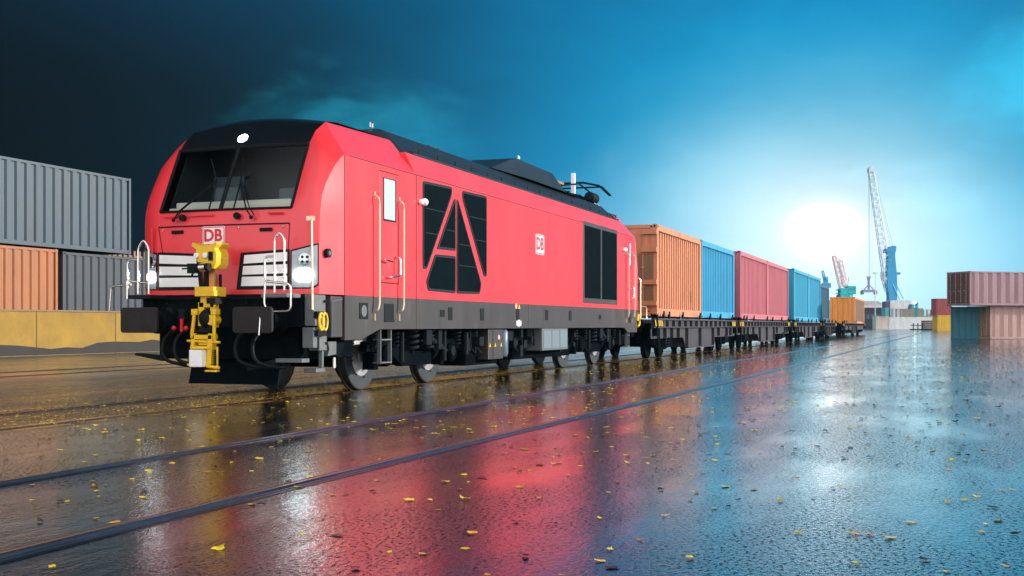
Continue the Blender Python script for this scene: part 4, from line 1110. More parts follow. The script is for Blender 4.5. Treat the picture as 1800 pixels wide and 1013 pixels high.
# ------------------------------------------------------------------ wagons
M['w_grey'] = mat('wagon_grey', (.055, .052, .060), .5, spec=.2, var=.2, vscale=3, dirt=(.05, .036, .03), dirtamt=.3, dscale=2.5)
M['w_dark'] = mat('wagon_dark', (.006, .009, .012), .7, spec=.0, var=.3, vscale=4)
def wagon(label, xa_, xb, box, bog):
    root = empty('flat_wagon', ((xa_ + xb) / 2, CY, 0)); tag(root, label, 'wagon', 'flat wagons of the train')
    yn, yf_ = CY - 1.32, CY + 1.32
    d = MB()
    for y0, y1 in ((yn, yn + .10), (yf_ - .10, yf_)):
        d.box(xa_, xb, y0, y1, 1.19, 1.24); d.box(xa_, xb, y0 + (.085 if y0 < CY else 0), y1 - (0 if y0 < CY else .085), .98, 1.19); d.box(xa_, xb, y0, y1, .95, .985)
    d.box(xa_, xb, yn + .1, yf_ - .1, 1.10, 1.20)
    d.box(xa_ + .3, xb - .3, CY - .4, CY + .4, .75, 1.1)
    d.build('deck', M['w_grey'], root)
    rb_ = MB(); n = int((xb - xa_) / .95)
    for k in range(n + 1):
        x = xa_ + .1 + (xb - xa_ - .2) * k / n
        for y in (yn - .004, yf_ - .06): rb_.box(x - .02, x + .02, y, y + (.09 if y < CY else .06), .985, 1.19)
    rb_.build('sill_rib', M['w_grey'], root)
    sp_ = MB(); a, b2 = box
    sec = [(xa_ + .05, .62), (a - .5, .62), (a - .3, .52), (a, .26), (b2, .24), (b2 + .25, .50), (b2 + .6, .58), (xb - .05, .58), (xb - .05, .95), (xa_ + .05, .95)]
    for y, s in ((yn + .12, 1), (yf_ - .12, -1)): sp_.prism([(x, y, z) for x, z in sec], (0, s * .03, 0))
    sp_.box(a, b2, yn + .16, yf_ - .16, .28, .95)
    sp_.build('side_plate', M['w_grey'], root)
    vb = MB()
    xs = [xa_ + .9, xa_ + 1.8, xa_ + 2.8, (xa_ + a) / 2 + 1.2, a, a + (b2 - a) * .48, b2, b2 + 1.2, xb - 2.2, xb - 1.3]
    for x in xs:
        z0 = .26 if a - .01 <= x <= b2 + .01 else .62
        vb.box(x - .03, x + .03, yn + .02, yn + .12, z0, .95)
    vb.box(a, b2, yn + .02, yn + .12, .24, .29)
    vb.build('stiffener', M['w_grey'], root, split=True)
    hb_ = MB()
    for x0 in (xa_ + .02, xb - 1.42): hb_.box(x0, x0 + 1.2, yn - .004, yn + .002, .99, 1.188)
    hb_.build('hazard_plate', M['w_dark'], root)
    hz_ = MB()
    for x0 in (xa_ + .15, xb - 1.3):
        for k in range(5): hz_.prism([(x0 + k * .22, yn - .008, 1.0), (x0 + .12 + k * .22, yn - .008, 1.0), (x0 + .02 + k * .22, yn - .008, 1.18), (x0 - .10 + k * .22, yn - .008, 1.18)], (0, .003, 0))
    hz_.build('hazard_stripe', M['yellow'], root)
    tw = MB()
    for x in [xa_ + 1.3, xa_ + 2.1, xa_ + 4.2, (xa_ + xb) / 2 - .5, (xa_ + xb) / 2 + 1.5, xb - 4, xb - 1.2]:
        tw.box(x - .05, x + .05, yn - .02, yn + .05, 1.242, 1.38); tw.cyl((x, yn, 1.38), (x, yn, 1.47), .03, n=6)
    tw.build('stake', M['under2'], root, split=True)
    pin = MB()
    for x in (xa_ + .35, xb - .35):
        pin.box(x - .10, x + .10, yn - .012, yn + .15, .70, 1.36)
    pin.build('end_post', M['w_dark'], root, split=True)
    bf_ = MB()
    for x, s in ((xa_, -1), (xb, 1)):
        for q in (-1, 1): bf_.lathe((x, CY + q * .875, 1.06), (x + s * .5, CY + q * .875, 1.06), [(0, .12), (.40, .10), (.41, .22), (.46, .22)], 16)
    bf_.build('buffer', M['w_dark'], root)
    for xm in bog:
        g_ = MB()
        for q in (-1, 1):
            y = CY + q * 1.02
            g_.prism([(xm - 1.25, y - .06, .60), (xm + 1.25, y - .06, .60), (xm + 1.25, y - .06, .42), (xm + .4, y - .06, .26), (xm - .4, y - .06, .26), (xm - 1.25, y - .06, .42)], (0, .12, 0))
            for x in (xm - .9, xm + .9): g_.box(x - .16, x + .16, y - .14 if q < 0 else y - .06, y + .06 if q < 0 else y + .14, .32, .60)
        g_.box(xm - .3, xm + .3, CY - 1, CY + 1, .35, .75)
        bo = g_.build('bogie', M['w_dark'], root)
        sp2 = MB()
        for q in (-1, 1):
            for x in (xm - .2, xm + .2): spring(sp2, x, CY + q * 1.16, .34, .64, .08, 4)
        sp2.build('coil_spring', M['under2'], bo, split=True)
        for x in (xm - .9, xm + .9):
            for y, q in ((CY - .75, -1), (CY + .75, 1)):
                MB().lathe((x, y + q * .065, .468), (x, y - q * .075, .468), [(0, .12), (.03, .14), (.03, .36), (.0, .38), (.0, .45), (.01, .46), (.10, .46), (.105, .488), (.14, .488), (.14, .3)], 28).build('wheel', M['w_dark'], bo, smooth=35)
            MB().cyl((x, CY - .7, .46), (x, CY + .7, .46), .08, n=10).build('axle', M['w_dark'], bo)
    return root
wagon('first flat wagon behind the locomotive, under the orange and bright blue containers', 35.1, 50.45, (40.3, 45.2), (37.3, 48.3))
wagon('second flat wagon, under the two dusty red containers', 51.0, 69.2, (57.5, 62.5), (53.4, 66.6))
wagon('third flat wagon, under the two light blue containers', 70.8, 87.9, (77, 82), (73.2, 85.5))
wagon('fourth flat wagon, under the dull navy container', 88.4, 100.5, (92.5, 96), (90.5, 98.2))
wagon('last distant flat wagon, under the lone orange container', 107, 138.5, (119, 124), (110, 126.5, 134))

# big drive wheel like guard at the joint between locomotive and wagon
# ------------------------------------------------------------------ left wall and containers
M['wall'] = mat('yellow_wall_render', (.34, .20, .028), .75, var=.3, vscale=.9, dirt=(.06, .04, .03), dirtamt=.12, dscale=1.5, bump=.3, bscale=8)
M['soot'] = mat('wall_soot', (.02, .017, .015), .7, var=.4, vscale=2)
wl = MB(); wl.box(-30, 230, 29.0, 29.35, .0, 1.50)
wroot = wl.build('quay_wall', M['wall'])
tag(wroot, 'long low yellow rendered wall with soot stains along its foot', 'wall')
jt = MB()
for k in range(30): jt.box(12 + k * 4.1, 12.03 + k * 4.1, 28.995, 28.9985, .0, 1.5)
jt.build('joint', M['soot'], wroot)
MB().box(-30, 230, 28.96, 29.39, 1.502, 1.56).build('coping', M['c_brown'], wroot)
# irregular soot band along the foot of the wall
so_ = MB(); top = []; x = 10
random.seed(4)
while x < 120:
    top.append((x, .32 + random.uniform(-.06, .10) + .08 * math.sin(x * .7))); x += .8
so_.prism([(10, 28.997, .01)] + [(a, 28.997, b_) for a, b_ in top] + [(120, 28.997, .01)], (0, .0025, 0))
so_.build('soot_band', M['soot'], wroot)
g1 = 'containers stacked behind the low yellow wall'
container('large grey blue container on top of the stack behind the yellow wall', 12.2, 2.6, 2.95, M['c_grey'], (38.3, 30.9, 3.76), PI, pitch=.46, depth=.06, group=g1)
container('orange container at the far left, under the grey blue one', 9.2, 2.6, 2.98, M['c_amber'], (34.25, 30.9, .745), PI, pitch=.40, depth=.05, group=g1)
container('slate grey container under the grey blue one, next to the orange one', 9.2, 2.6, 2.93, M['c_slate'], (34.5, 30.9, .745), 0, pitch=.42, depth=.05, group=g1)
fe = MB()
for k in range(40): fe.box(39 + k * .35, 39.12 + k * .35, 33.5, 33.56, .745, 4.3)
fe.box(39, 53, 33.57, 33.62, 4.0, 4.1); fe.box(39, 53, 33.57, 33.62, 2.0, 2.1)
tag(fe.build('picket_fence', M['c_brown']), 'dim brown picket fence behind the slate grey container', 'fence')

# ------------------------------------------------------------------ right stack
cf = Vector((math.cos(PHI), math.sin(PHI), 0)); cr_ = Vector((math.sin(PHI), -math.cos(PHI), 0))
def at(u, v, d):
    p_ = cf * d + cr_ * ((u - 900) / F * d); return Vector((p_.x, p_.y, 1.03 + (572 - v) / F * d))
def stand(u, d): q = at(u, 572, d); return (q.x, q.y, 0)
sdir = (cr_ * math.cos(R(20)) + cf * math.sin(R(20))).normalized(); srz = math.atan2(sdir.y, sdir.x)
wdir = Vector((-sdir.y, sdir.x, 0))
def stackpos(u, d, z):
    """near door corner of the side wall (local x=0,y=-h) lands at pixel column u, distance d"""
    q = at(u, 572, d); q = Vector((q.x, q.y, 0)) + wdir * 1.22; return (q.x, q.y, z)
g2 = 'containers stacked on the right of the yard'
SD = 86
container('mauve corrugated container with rusty doors, on top of the right stack', 12.2, 2.44, 2.5, M['c_mauve'], stackpos(1705, SD, 2.46), srz, mdoor=M['c_doorrust'], mrod=M['c_rod'], pitch=.78, depth=.09, group=g2)
container('peach corrugated container with tan rusty doors under the mauve one', 12.2, 2.44, 2.45, M['c_peach'], stackpos(1741, SD + 1.2, 0), srz, mdoor=M['c_doortan'], mrod=M['c_rod'], pitch=.78, depth=.09, group=g2)
qq = at(1671, 572, SD + 3.0); qq = Vector((qq.x, qq.y - 1.22, 0))
tealr = container('dark teal container end beside the peach one at the foot of the stack', 6.1, 2.44, 2.42, M['c_teal'], (qq.x, qq.y, 0), R(-1.0), pitch=.5, depth=.03, door_end=0, group=g2)
# ------------------------------------------------------------------ far yard
far = 'distant containers at the end of the yard'
def farc(label, u0, u1, vtop, vbot, d, m, depth_=3.0, group=far, pitch=.5, **kw):
    sc = F / d; Lw = (u1 - u0) / sc; z1 = 1.03 + (572 - vtop) / sc; z0 = max(0, 1.03 + (572 - vbot) / sc)
    if vbot > 576: z0 = 0
    q = at(u0, 572, d); q = Vector((q.x, q.y, 0)) + cf * depth_ / 2
    rz = math.atan2(cr_.y, cr_.x)
    return container(label, Lw, depth_, z1 - z0, m, (q.x, q.y, z0), rz, pitch=pitch, depth=.07, detail=False, door_end=0, group=group, **kw)
farc('small red container on top of the yellow one near the right stack', 1646, 1673, 525, 554.3, 240, M['c_red'])
farc('yellow container at ground level under the small red one', 1648, 1673, 554.3, 580, 240, M['c_yellow'])
farc('long white container row along the end of the yard, beneath the pallets', 1563, 1648, 557.5, 579, 300, M['c_white'], pitch=2)
farc('cream container at the left end of the long white row', 1540, 1562.3, 556, 578, 300, M['c_cream'])
farc('pale white container high behind the pallets', 1565, 1602, 528, 543, 330, M['c_white'], pitch=1.5)
farc('plain pale container carrying the high white one', 1565, 1602, 543.2, 577.5, 330, M['c_white'], pitch=2)
farc('small purple container on top beside the pale warehouse', 1556.5, 1564.6, 530, 543, 326, M['c_purple'])
farc('dark container stacked under the small purple one', 1556.5, 1564.6, 543.2, 577.5, 326, M['c_slate'])
farc('small bright cyan tank container left of the white pallet row', 1556, 1562.5, 541, 556, 296.5, M['c_turq'])
farc('turquoise container low behind the last wagon, left of the orange one', 1452, 1470, 528, 577, 260, M['c_turq'], pitch=1)
# warehouse
rz_cam = math.atan2(cr_.y, cr_.x)
def camframe(u, d, name, label, cat): r_ = empty(name, stand(u, d), rz_cam); tag(r_, label, cat); return r_
wh = camframe(1500, 345, 'warehouse', 'long low warehouse with pale roof behind the last wagon', 'building')
s_ = 345 / F
MB().box(0, 58 * s_, 0, 15, 0, 1.03 + 31 * s_).build('wall', M['c_slate'], wh, local=True)
MB().prism([(-1, -1, 1.03 + 31 * s_), (59 * s_, -1, 1.03 + 31 * s_), (57 * s_, 7, 1.03 + 43.5 * s_), (0, 7, 1.03 + 43.5 * s_)], (0, .3, .05)).build('roof', M['c_cream'], wh, local=True)
wd = MB()
for k in range(6): wd.box(1 + k * 1.4, 1.9 + k * 1.4, -.06, 0.0, 2.8, 4.2)
wd.build('window', M['blueg'], wh, local=True)
MB().box(-.4, 58 * s_, -.08, -.0, 1.03 + 29.2 * s_, 1.03 + 30.5 * s_).build('fascia', M['c_red'], wh, local=True)

# pallets stacked on the white row
M['wood'] = mat('pallet_wood', (.62, .45, .25), .7, var=.25, vscale=3)
M['wood2'] = mat('pallet_wood_grey', (.55, .56, .52), .7, var=.25, vscale=3)
def pallet_stack(u0, u1, v0, v1, d, m, label):
    sc = F / d; W_ = (u1 - u0) / sc; z1 = 1.03 + (572 - v0) / sc; z0 = 1.03 + (572 - v1) / sc
    q = at(u0, 572, d); q = Vector((q.x, q.y, 0)) + cf * .4
    root = empty('pallet_stack', (q.x, q.y, z0), rz_cam); tag(root, label, 'pallets', 'pallet stacks on the white container row')
    n = 7; h = (z1 - z0) / n
    for k in range(n):
        b_ = MB(); b_.box(0, W_, 0, 1.2, k * h + h * .62, k * h + h * .9)
        nb = max(2, round(W_ / 1.2))
        for j in range(nb + 1): b_.box(j * (W_ - .14) / nb, j * (W_ - .14) / nb + .14, .02, 1.18, k * h + .004, k * h + h * .615)
        b_.build('pallet', m, root, local=True)
zq = 557.3
pallet_stack(1570, 1586, 543, zq, 300, M['wood2'], 'grey pallet stack at the left end of the white row')
pallet_stack(1587, 1594, 543, zq, 300, M['wood'], 'narrow tan pallet stack, second from the left')
pallet_stack(1595, 1602, 543, zq, 300, M['wood2'], 'narrow grey pallet stack between two tan ones')
pallet_stack(1603, 1607.5, 543, zq, 300, M['wood'], 'thin tan pallet stack in the middle of the row')
pallet_stack(1608.5, 1615, 541, zq, 300, M['c_turq'], 'turquoise pallet stack in the middle of the row')
pallet_stack(1616, 1624, 542, zq, 300, M['wood'], 'tan pallet stack right of the turquoise one')
pallet_stack(1625, 1646, 544, zq, 300, M['wood2'], 'wide grey pallet stack next to the red container')
# turquoise tarpaulin wedge
q = camframe(1602, 318, 'tarpaulin_heap', 'turquoise pointed tarpaulin heap behind the pallet stacks', 'tarpaulin')
s_ = 318 / F
z0_ = 0
MB().prism([(0, 0, 0), (12 * s_, 0, 0), (12 * s_, 0, 1.03 + 40 * s_), (8 * s_, 0, 1.03 + 33 * s_), (2 * s_, 0, 1.03 + 37 * s_), (0, 0, 1.03 + 31 * s_)], (0, 3, 0)).build('tarpaulin', M['c_turq'], q, local=True)
# sand heap
M['sand'] = mat('sand', (.7, .6, .48), .9, var=.1)
sh = MB(); sh.lathe((0, 0, 0), (0, 0, 6), [(0, 9), (2, 6.3), (4, 3.2), (5.6, .6), (5.8, .1)], 18)
o = sh.build('sand_heap', M['sand']); o.location = stand(1650, 340); tag(o, 'pale sand heap behind the small red container', 'sand heap')
# timber pile and barrier
tp = camframe(1626, 262, 'timber_pile', 'dark brown pile of timber beside the yellow container', 'timber')
random.seed(6); s_ = 262 / F
M['timber'] = mat('timber_brown', (.16, .09, .07), .7, var=.5, vscale=2)
for k in range(5):
    b_ = MB(); x = 0
    while x < 20 * s_ - .3:
        w_ = random.uniform(.25, .45); b_.box(x, x + w_ - .03, random.uniform(0, .15), 2.5, k * .42 + .02, k * .42 + .38); x += w_
    b_.build('timber_layer', M['timber'], tp, local=True)
bs = camframe(1603, 262, 'barrier', 'black low barrier posts in front of the white row', 'barrier')
for k in range(3):
    b_ = MB(); x = (2 + k * 8) * s_; b_.box(x, x + .18, 0, .15, 0, 1.5); b_.box(x - .5, x + .6, .16, .25, .95, 1.12); b_.build('post', M['rubber'], bs, local=True)
MB().box(-.5, 70 * s_, -.25, -.05, 0, .22).build('kerb_beam', M['rubber'], bs, local=True)

# ------------------------------------------------------------------ cranes
M['crane_blue'] = mat('crane_blue_paint', (.04, .42, .75), .5, var=.2, vscale=.4)
M['crane_pale'] = mat('crane_pale_lattice', (.75, .9, .98), .5)
M['crane_teal'] = mat('crane_teal_paint', (.02, .60, .62), .5, var=.15, vscale=.5)
M['crane_pink'] = mat('crane_pink_lattice', (.92, .70, .74), .5)
M['cable'] = mat('steel_cable', (.3, .5, .65), .5)
M['spreader'] = mat('spreader_purple', (.35, .32, .55), .5)
def truss(mb, p0, p1, w0, w1, n, up=Vector((0, 1, 0)), r=.1, rd=.05):
    p0 = Vector(p0); p1 = Vector(p1); d = (p1 - p0).normalized(); a = d.cross(up).normalized(); b_ = a.cross(d).normalized()
    def cr4(t_):
        w_ = w0 + (w1 - w0) * t_; w_ *= (1 if t_ > .08 else .35 + t_ * 8)
        c = p0.lerp(p1, t_); return [c + a * w_ * sa + b_ * w_ * sb for sa, sb in ((-.5, -.5), (.5, -.5), (.5, .5), (-.5, .5))]
    R_ = [cr4(k / n) for k in range(n + 1)]
    for k in range(n):
        for j in range(4):
            mb.tube([R_[k][j], R_[k + 1][j]], r, 4)
            j2 = (j + 1) % 4
            mb.tube([R_[k][j], R_[k + 1][j2]] if k % 2 else [R_[k][j2], R_[k + 1][j]], rd, 3)
            mb.tube([R_[k + 1][j], R_[k + 1][j2]], rd, 3)
# mobile harbour crane; local frame: x across the view, y away, z up
CD = 350; cs_ = CD / F
def cl_(u, v, y=0): return ((u - 1568) * cs_, y, 1.03 + (572 - v) * cs_)
hc = camframe(1568, CD, 'harbour_crane', 'tall blue harbour crane with a steep lattice boom at the quay', 'crane')
tw = MB()
def tower_slice(v, uL, uR): return [cl_(uL, v, -1.3), cl_(uR, v, -1.3), cl_(uR, v, 1.3), cl_(uL, v, 1.3)]
sl_ = [tower_slice(572 + 5, 1559, 1576), tower_slice(520, 1560.5, 1574.5), tower_slice(505, 1558, 1575), tower_slice(480, 1558.5, 1574), tower_slice(455, 1559.5, 1571.5), tower_slice(442, 1559.5, 1571)]
vs = [p_ for s2 in sl_ for p_ in s2]
tw.add(vs, [(4 * i + j, 4 * i + (j + 1) % 4, 4 * (i + 1) + (j + 1) % 4, 4 * (i + 1) + j) for i in range(5) for j in range(4)] + [(20, 21, 22, 23)])
tw.build('tower', M['crane_blue'], hc, local=True)
hd = MB(); hd.prism([cl_(1555, 444, -1.5), cl_(1572, 444, -1.5), cl_(1573, 434, -1.5), cl_(1569, 432.5, -1.5), cl_(1566, 437, -1.5), cl_(1563, 434, -1.5), cl_(1561, 438, -1.5), cl_(1555, 438, -1.5)], (0, 3, 0)); hd.build('tower_head', M['crane_blue'], hc, local=True)
MB().box(*(lambda a, b_: (a[0], b_[0], -1, 1, b_[2], a[2]))(cl_(1574, 479), cl_(1581, 483))).box(*(lambda a, b_: (a[0], b_[0], -1, 1, b_[2], a[2]))(cl_(1556, 499), cl_(1561, 506))).build('operator_cab', M['crane_blue'], hc, local=True, split=True)
st2 = MB(); st2.tube([cl_(1575, 500), cl_(1588, 526)], .18, 5); st2.tube([cl_(1566, 500, -1.5), cl_(1579, 528, -1.5)], .15, 5); st2.build('stay', M['crane_blue'], hc, local=True)
cabn = MB(); a = cl_(1552, 562); b_ = cl_(1590, 545)
MB().box(a[0], b_[0], -3, 3, a[2], b_[2]).build('machine_house', M['crane_blue'], hc, local=True)
un = MB()
for x in (-6, -2, 2, 6):
    for y in (-2.4, 2.4): un.lathe((x, y - .4, .8), (x, y + .4, .8), [(0, .5), (.05, .8), (.75, .8), (.8, .5)], 14)
un.box(-8, 8, -2.4, 2.4, .8, 1.9); un.cyl((0, 0, 1.9), (0, 0, 2.8), 2.0)
un.build('undercarriage', M['rubber'], hc, local=True)
bm = MB(); truss(bm, cl_(1562.5, 505), cl_(1531, 302), 2.3, 1.3, 26, Vector((0, 1, 0)), .15, .085)
boom = bm.build('boom', M['crane_pale'], hc, local=True)
bt = cl_(1531, 296)
MB().prism([cl_(1526, 303, -.9), cl_(1535.5, 303, -.9), cl_(1536, 297, -.9), cl_(1533, 292.5, -.9), cl_(1529, 293, -.9), cl_(1526, 297, -.9)], (0, 1.8, 0)).build('boom_head', M['crane_pale'], boom, local=True)
cbm = MB()
for (u, v, u2, v2) in ((1533, 297, 1561, 436), (1535, 300, 1570, 434), (1534, 298, 1566, 434)): cbm.tube([cl_(u, v), cl_(u2, v2)], .06, 3)
for (u, y) in ((1526, -.5), (1529, .5), (1532, -.3)): cbm.tube([cl_(u, 300, y), cl_(u + .5, 488, y)], .045, 3)
cbm.build('cable', M['cable'], hc, local=True)
lad = MB(); truss(lad, cl_(1550, 478), cl_(1560, 512), 1.2, 1.2, 6, Vector((0, 1, 0)), .1, .06); lad.build('stair_lattice', M['crane_pale'], hc, local=True)
sp_ = camframe(1527, CD, 'spreader', 'purple container spreader hanging from the tall blue crane', 'spreader')
def sl2(u, v, y=0): return ((u - 1527) * cs_, y, 1.03 + (572 - v) * cs_)
b_ = MB(); a = sl2(1517, 514); c = sl2(1538, 509.5); b_.box(a[0], c[0], -1.2, 1.2, a[2], c[2])
for u in (1515.5, 1538.5): q0 = sl2(u - 1, 518); q1 = sl2(u + 1.5, 511); b_.box(q0[0], q1[0], -1.22, 1.22, q0[2], q1[2])
b_.build('beam', M['spreader'], sp_, local=True)
b_ = MB(); b_.tube([sl2(1527, 509), sl2(1527, 494)], .35, 6); b_.tube([sl2(1519, 509), sl2(1527, 500), sl2(1535, 509)], .18, 5)
for u in (1524, 1527, 1530): b_.tube([sl2(1527, 497), sl2(u, 486)], .2, 5)
b_.build('rotator', M['spreader'], sp_, local=True)
# portal crane
pc = camframe(1485, 300, 'portal_crane', 'turquoise cabbed harbour crane with pink lattice jib above the orange container', 'crane')
ps = 300 / F
def pl_(u, v, y=0): return ((u - 1485) * ps, y, 1.03 + (572 - v) * ps)
def pbox(mb, u0, v0, u1, v1, y0=-1.4, y1=1.4): a = pl_(u0, v1); b2 = pl_(u1, v0); return mb.box(a[0], b2[0], y0, y1, a[2], b2[2])
b_ = MB(); pbox(b_, 1475, 507, 1488, 518); pbox(b_, 1488, 503, 1502, 517.5, -1.6, 1.6); pbox(b_, 1471, 509, 1475.5, 510.5); pbox(b_, 1471, 515, 1475.5, 516.5)
mh = b_.build('machine_house', M['crane_teal'], pc, local=True, bevel=.2)
b_ = MB(); pbox(b_, 1490, 507, 1494, 511, -1.66, -1.605); pbox(b_, 1496, 506, 1500, 511, -1.66, -1.605); b_.build('window', M['glass'], mh, local=True)
b_ = MB(); b_.box(-1.6, 1.6, -1.6, 1.6, pl_(0, 524)[2], pl_(0, 518)[2])
pbox(b_, 1473, 524, 1491, 525.5)
for (u0, u1) in ((1476, 1466), (1490, 1500)):
    for y in (-2, 2): b_.tube([pl_(u0, 520, y), (pl_(u1, 0)[0], y * 1.6, 0)], .35, 6)
b_.box(pl_(1466, 0)[0], pl_(1500, 0)[0], -3.3, -2.9, 2.4, 2.9); b_.build('portal', M['crane_teal'], pc, local=True)
b_ = MB(); truss(b_, pl_(1482, 508), pl_(1466, 450), 1.6, .8, 12, Vector((0, 1, 0)), .12, .06); truss(b_, pl_(1486, 505), pl_(1478, 458), 1.2, .8, 10, Vector((0, 1, 0)), .10, .05)
b_.tube([pl_(1478, 458), pl_(1466, 450)], .15, 5); b_.build('jib', M['crane_pink'], pc, local=True)
b_ = MB(); b_.tube([pl_(1490, 503), pl_(1492, 488)], .12, 5); b_.tube([pl_(1478, 458), pl_(1491, 488)], .06, 4); b_.build('stay', M['cable'], pc, local=True)
# faint third crane and lamp mast
fc = camframe(1452, 420, 'luffing_crane', 'slim faint crane far behind the light blue containers', 'crane')
fs_ = 420 / F
b_ = MB(); truss(b_, (0, 0, 1), (0, 0, 1.03 + 85 * fs_), 1.6, 1.0, 12, Vector((0, 1, 0)), .14, .07)
truss(b_, (0, 0, 1.03 + 70 * fs_), (-6 * fs_, 0, 1.03 + 96 * fs_), 1.0, .6, 6, Vector((0, 1, 0)), .12, .06); b_.box(-1.3, 1.5, -1, 1, 1.03 + 66 * fs_, 1.03 + 74 * fs_); b_.box(-2, 2, -2, 2, 0, 1.2)
b_.build('mast', M['crane_blue'], fc, local=True)
lm = camframe(1538.6, 330, 'lamp_mast', 'thin tall mast standing beside the hanging spreader', 'mast')
b_ = MB(); b_.cyl((0, 0, 0), (0, 0, 1.03 + 92 * 330 / F), .22, .12, 8); b_.build('pole', M['crane_pale'], lm, local=True)
b_ = MB(); b_.box(-.5, .5, -.3, .3, 1.03 + 90 * 330 / F, 1.03 + 93 * 330 / F); b_.build('lamp_head', M['crane_pale'], lm, local=True)
# lit flood lamp that sparkles low over the yard
fl = camframe(1608, 304, 'floodlight', 'small lit white floodlight just above the pallet stacks', 'floodlight')
zz = 1.03 + 40 * 304 / F
MB().cyl((0, .3, 0), (0, .3, zz), .12, .08, 8).build('pole', M['crane_pale'], fl, local=True)
MB().ball((0, .0, zz), .32, 14).build('lamp', M['lamp'], fl, local=True)

# ------------------------------------------------------------------ leaves
M['leafy'] = mat('leaf_yellow', (.88, .66, .03), .45, var=.25, vscale=20)
M['leaff'] = mat('leaf_gold', (.80, .38, .03), .45, var=.25, vscale=20)
M['leafd'] = mat('leaf_dark', (.03, .018, .012), .4, var=.3, vscale=20)
def leaf_mesh(k, m, seed):
    rnd = random.Random(seed); n = 11; vs = [(0, 0, 0)]
    for i in range(n):
        q = 2 * PI * i / n; r = .5 * (1 - .25 * abs(math.sin(2.5 * q))) * rnd.uniform(.75, 1.1)
        x = r * math.cos(q) * 1.15; y = r * math.sin(q) * .8
        z = .32 * rnd.uniform(.2, 1) * (x * x * 1.4) + .18 * y * rnd.uniform(-.6, 1) + rnd.uniform(-.02, .05)
        vs.append((x, y, z))
    zmin = min(v[2] for v in vs); vs = [(x, y, z - zmin) for x, y, z in vs]
    vs.append((.75, .05, .10)); vs.append((.74, .09, .10))
    fs = [(0, 1 + i, 1 + (i + 1) % n) for i in range(n)] + [(1, n + 1, n + 2)]
    me = bpy.data.meshes.new('fallen_leaf'); me.from_pydata(vs, [], fs); me.materials.append(m); return me
LM = {c: [leaf_mesh(i, M[c], 100 * j + i) for i in range(4)] for j, c in enumerate(('leafy', 'leaff', 'leafd'))}
rnd = random.Random(21); spots = []
def vis(x, y):
    d = cf.x * x + cf.y * y; r = cr_.x * x + cr_.y * y
    if d < 4.6: return None
    u = 900 + F * r / d
    return d if -20 < u < 1820 else None
for k in range(15000):
    x = rnd.uniform(3, 62); y = rnd.uniform(-22, 8.3)
    d = vis(x, y)
    if d is None: continue
    p_ = 1.0 if y < 5.5 else .75
    if d < 8: p_ *= .75
    if rnd.random() > p_ or d > 55: continue
    if any(abs(y - q_) < .14 for q_ in (5.72, 3.9, 3.75)) and rnd.random() < .8: continue
    spots.append((d, x, y))
spots.sort(); 
GN = 'fallen leaves scattered on the wet asphalt'
LAB = {'leafy': 'small bright yellow fallen leaf lying on the wet asphalt', 'leaff': 'small golden orange fallen leaf lying on the wet asphalt', 'leafd': 'small dark rotten fallen leaf lying on the wet asphalt'}
ind = spots[:300]; rest = spots[300:]
for (d, x, y) in ind:
    q = rnd.random(); pd = .30 + (.30 if y < 2 and x > 9 else 0)
    c = 'leafd' if q < pd * .85 else ('leaff' if q < pd + .12 else 'leafy')
    o = bpy.data.objects.new('fallen_leaf', rnd.choice(LM[c])); col.objects.link(o)
    s_ = rnd.choice((.55, .75, .9, 1.0, 1.25)) * rnd.uniform(.042, .062) * (1 + min(.5, d / 60)); o.scale = (s_, s_, s_ * rnd.uniform(.25, 1.4))
    o.location = (x, y, .004); o.rotation_euler = (rnd.uniform(-.12, .12), rnd.uniform(-.12, .12), rnd.uniform(0, 2 * PI))
    tag(o, LAB[c], 'leaf', GN)
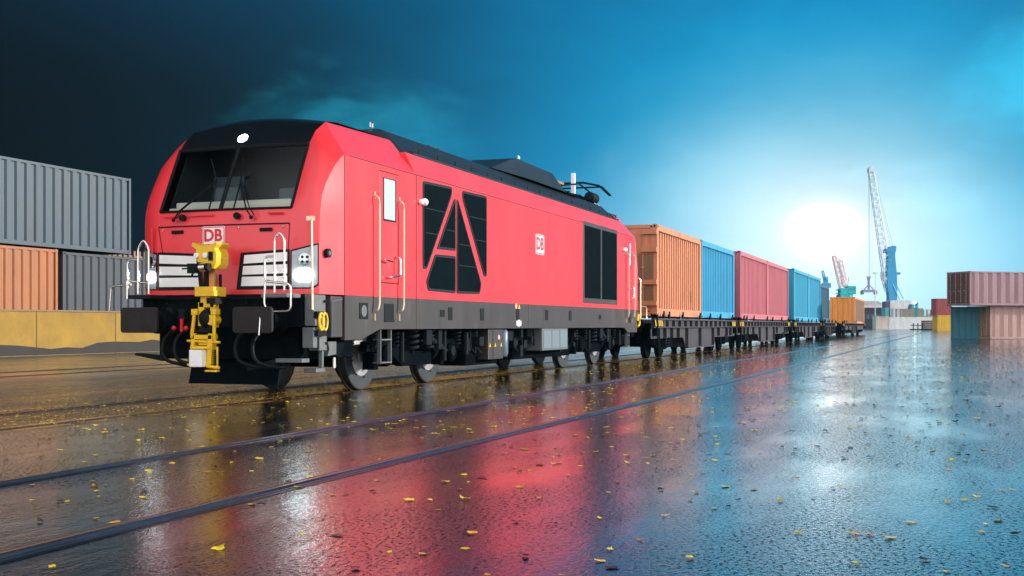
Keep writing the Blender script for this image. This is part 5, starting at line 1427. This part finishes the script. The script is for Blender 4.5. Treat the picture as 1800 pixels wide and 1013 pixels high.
def litter(name, pts, mats, label_kind='stuff', smin=.035, smax=.085):
    mb_v = []; mb_f = []; mi = []
    for (x, y, ci) in pts:
        src = LM[mats[ci]][rnd.randrange(4)]; s_ = rnd.uniform(smin, smax); a = rnd.uniform(0, 2 * PI); o_ = len(mb_v); zs = s_ * rnd.uniform(.6, 1.6)
        for v in src.vertices:
            mb_v.append((x + (v.co.x * math.cos(a) - v.co.y * math.sin(a)) * s_, y + (v.co.x * math.sin(a) + v.co.y * math.cos(a)) * s_, .004 + v.co.z * zs))
        for p_ in src.polygons: mb_f.append([i + o_ for i in p_.vertices]); mi.append(ci)
    me = bpy.data.meshes.new(name); me.from_pydata(mb_v, [], mb_f)
    for c in mats: me.materials.append(M[c])
    me.polygons.foreach_set('material_index', mi)
    o = bpy.data.objects.new(name, me); col.objects.link(o); tag(o, kind=label_kind); return o
pts = [(x, y, 2 if rnd.random() < (.55 if y < 2.5 else .15) else (0 if rnd.random() < .85 else 1)) for d, x, y in rest]
o = litter('leaf_litter', pts, ['leafy', 'leaff', 'leafd']); tag(o, 'smaller far fallen leaves strewn over the wet asphalt', 'leaves')
pts = []
for k in range(4200):
    x = rnd.uniform(6, 30); y = 8.55 + abs(rnd.gauss(0, 1.5))
    if rnd.random() < .35: y = rnd.choice((8.95, 10.5, 12.2)) + rnd.gauss(0, .12)
    if y > 15.5: continue
    pts.append((x, y, 0 if rnd.random() < .5 else 1))
o = litter('gravel_litter', pts, ['leafy', 'leaff'], smin=.02, smax=.055); tag(o, 'golden leaf scraps and grit strewn over the track bed', 'leaves')

# ------------------------------------------------------------------ haze
HAZE = True
if HAZE:
    hz_ = MB().box(-90, 520, -300, 130, -1, 60)
    m = bpy.data.materials.new('haze_air'); m.use_nodes = True; nt = m.node_tree; nt.nodes.clear()
    o_ = nt.nodes.new('ShaderNodeOutputMaterial'); v = nt.nodes.new('ShaderNodeVolumePrincipled')
    v.inputs['Density'].default_value = .00042; v.inputs['Color'].default_value = (.55, .86, 1, 1); v.inputs['Anisotropy'].default_value = .8
    L(nt, v.outputs[0], o_.inputs['Volume'])
    ho = hz_.build('haze', m); tag(ho, kind='stuff')
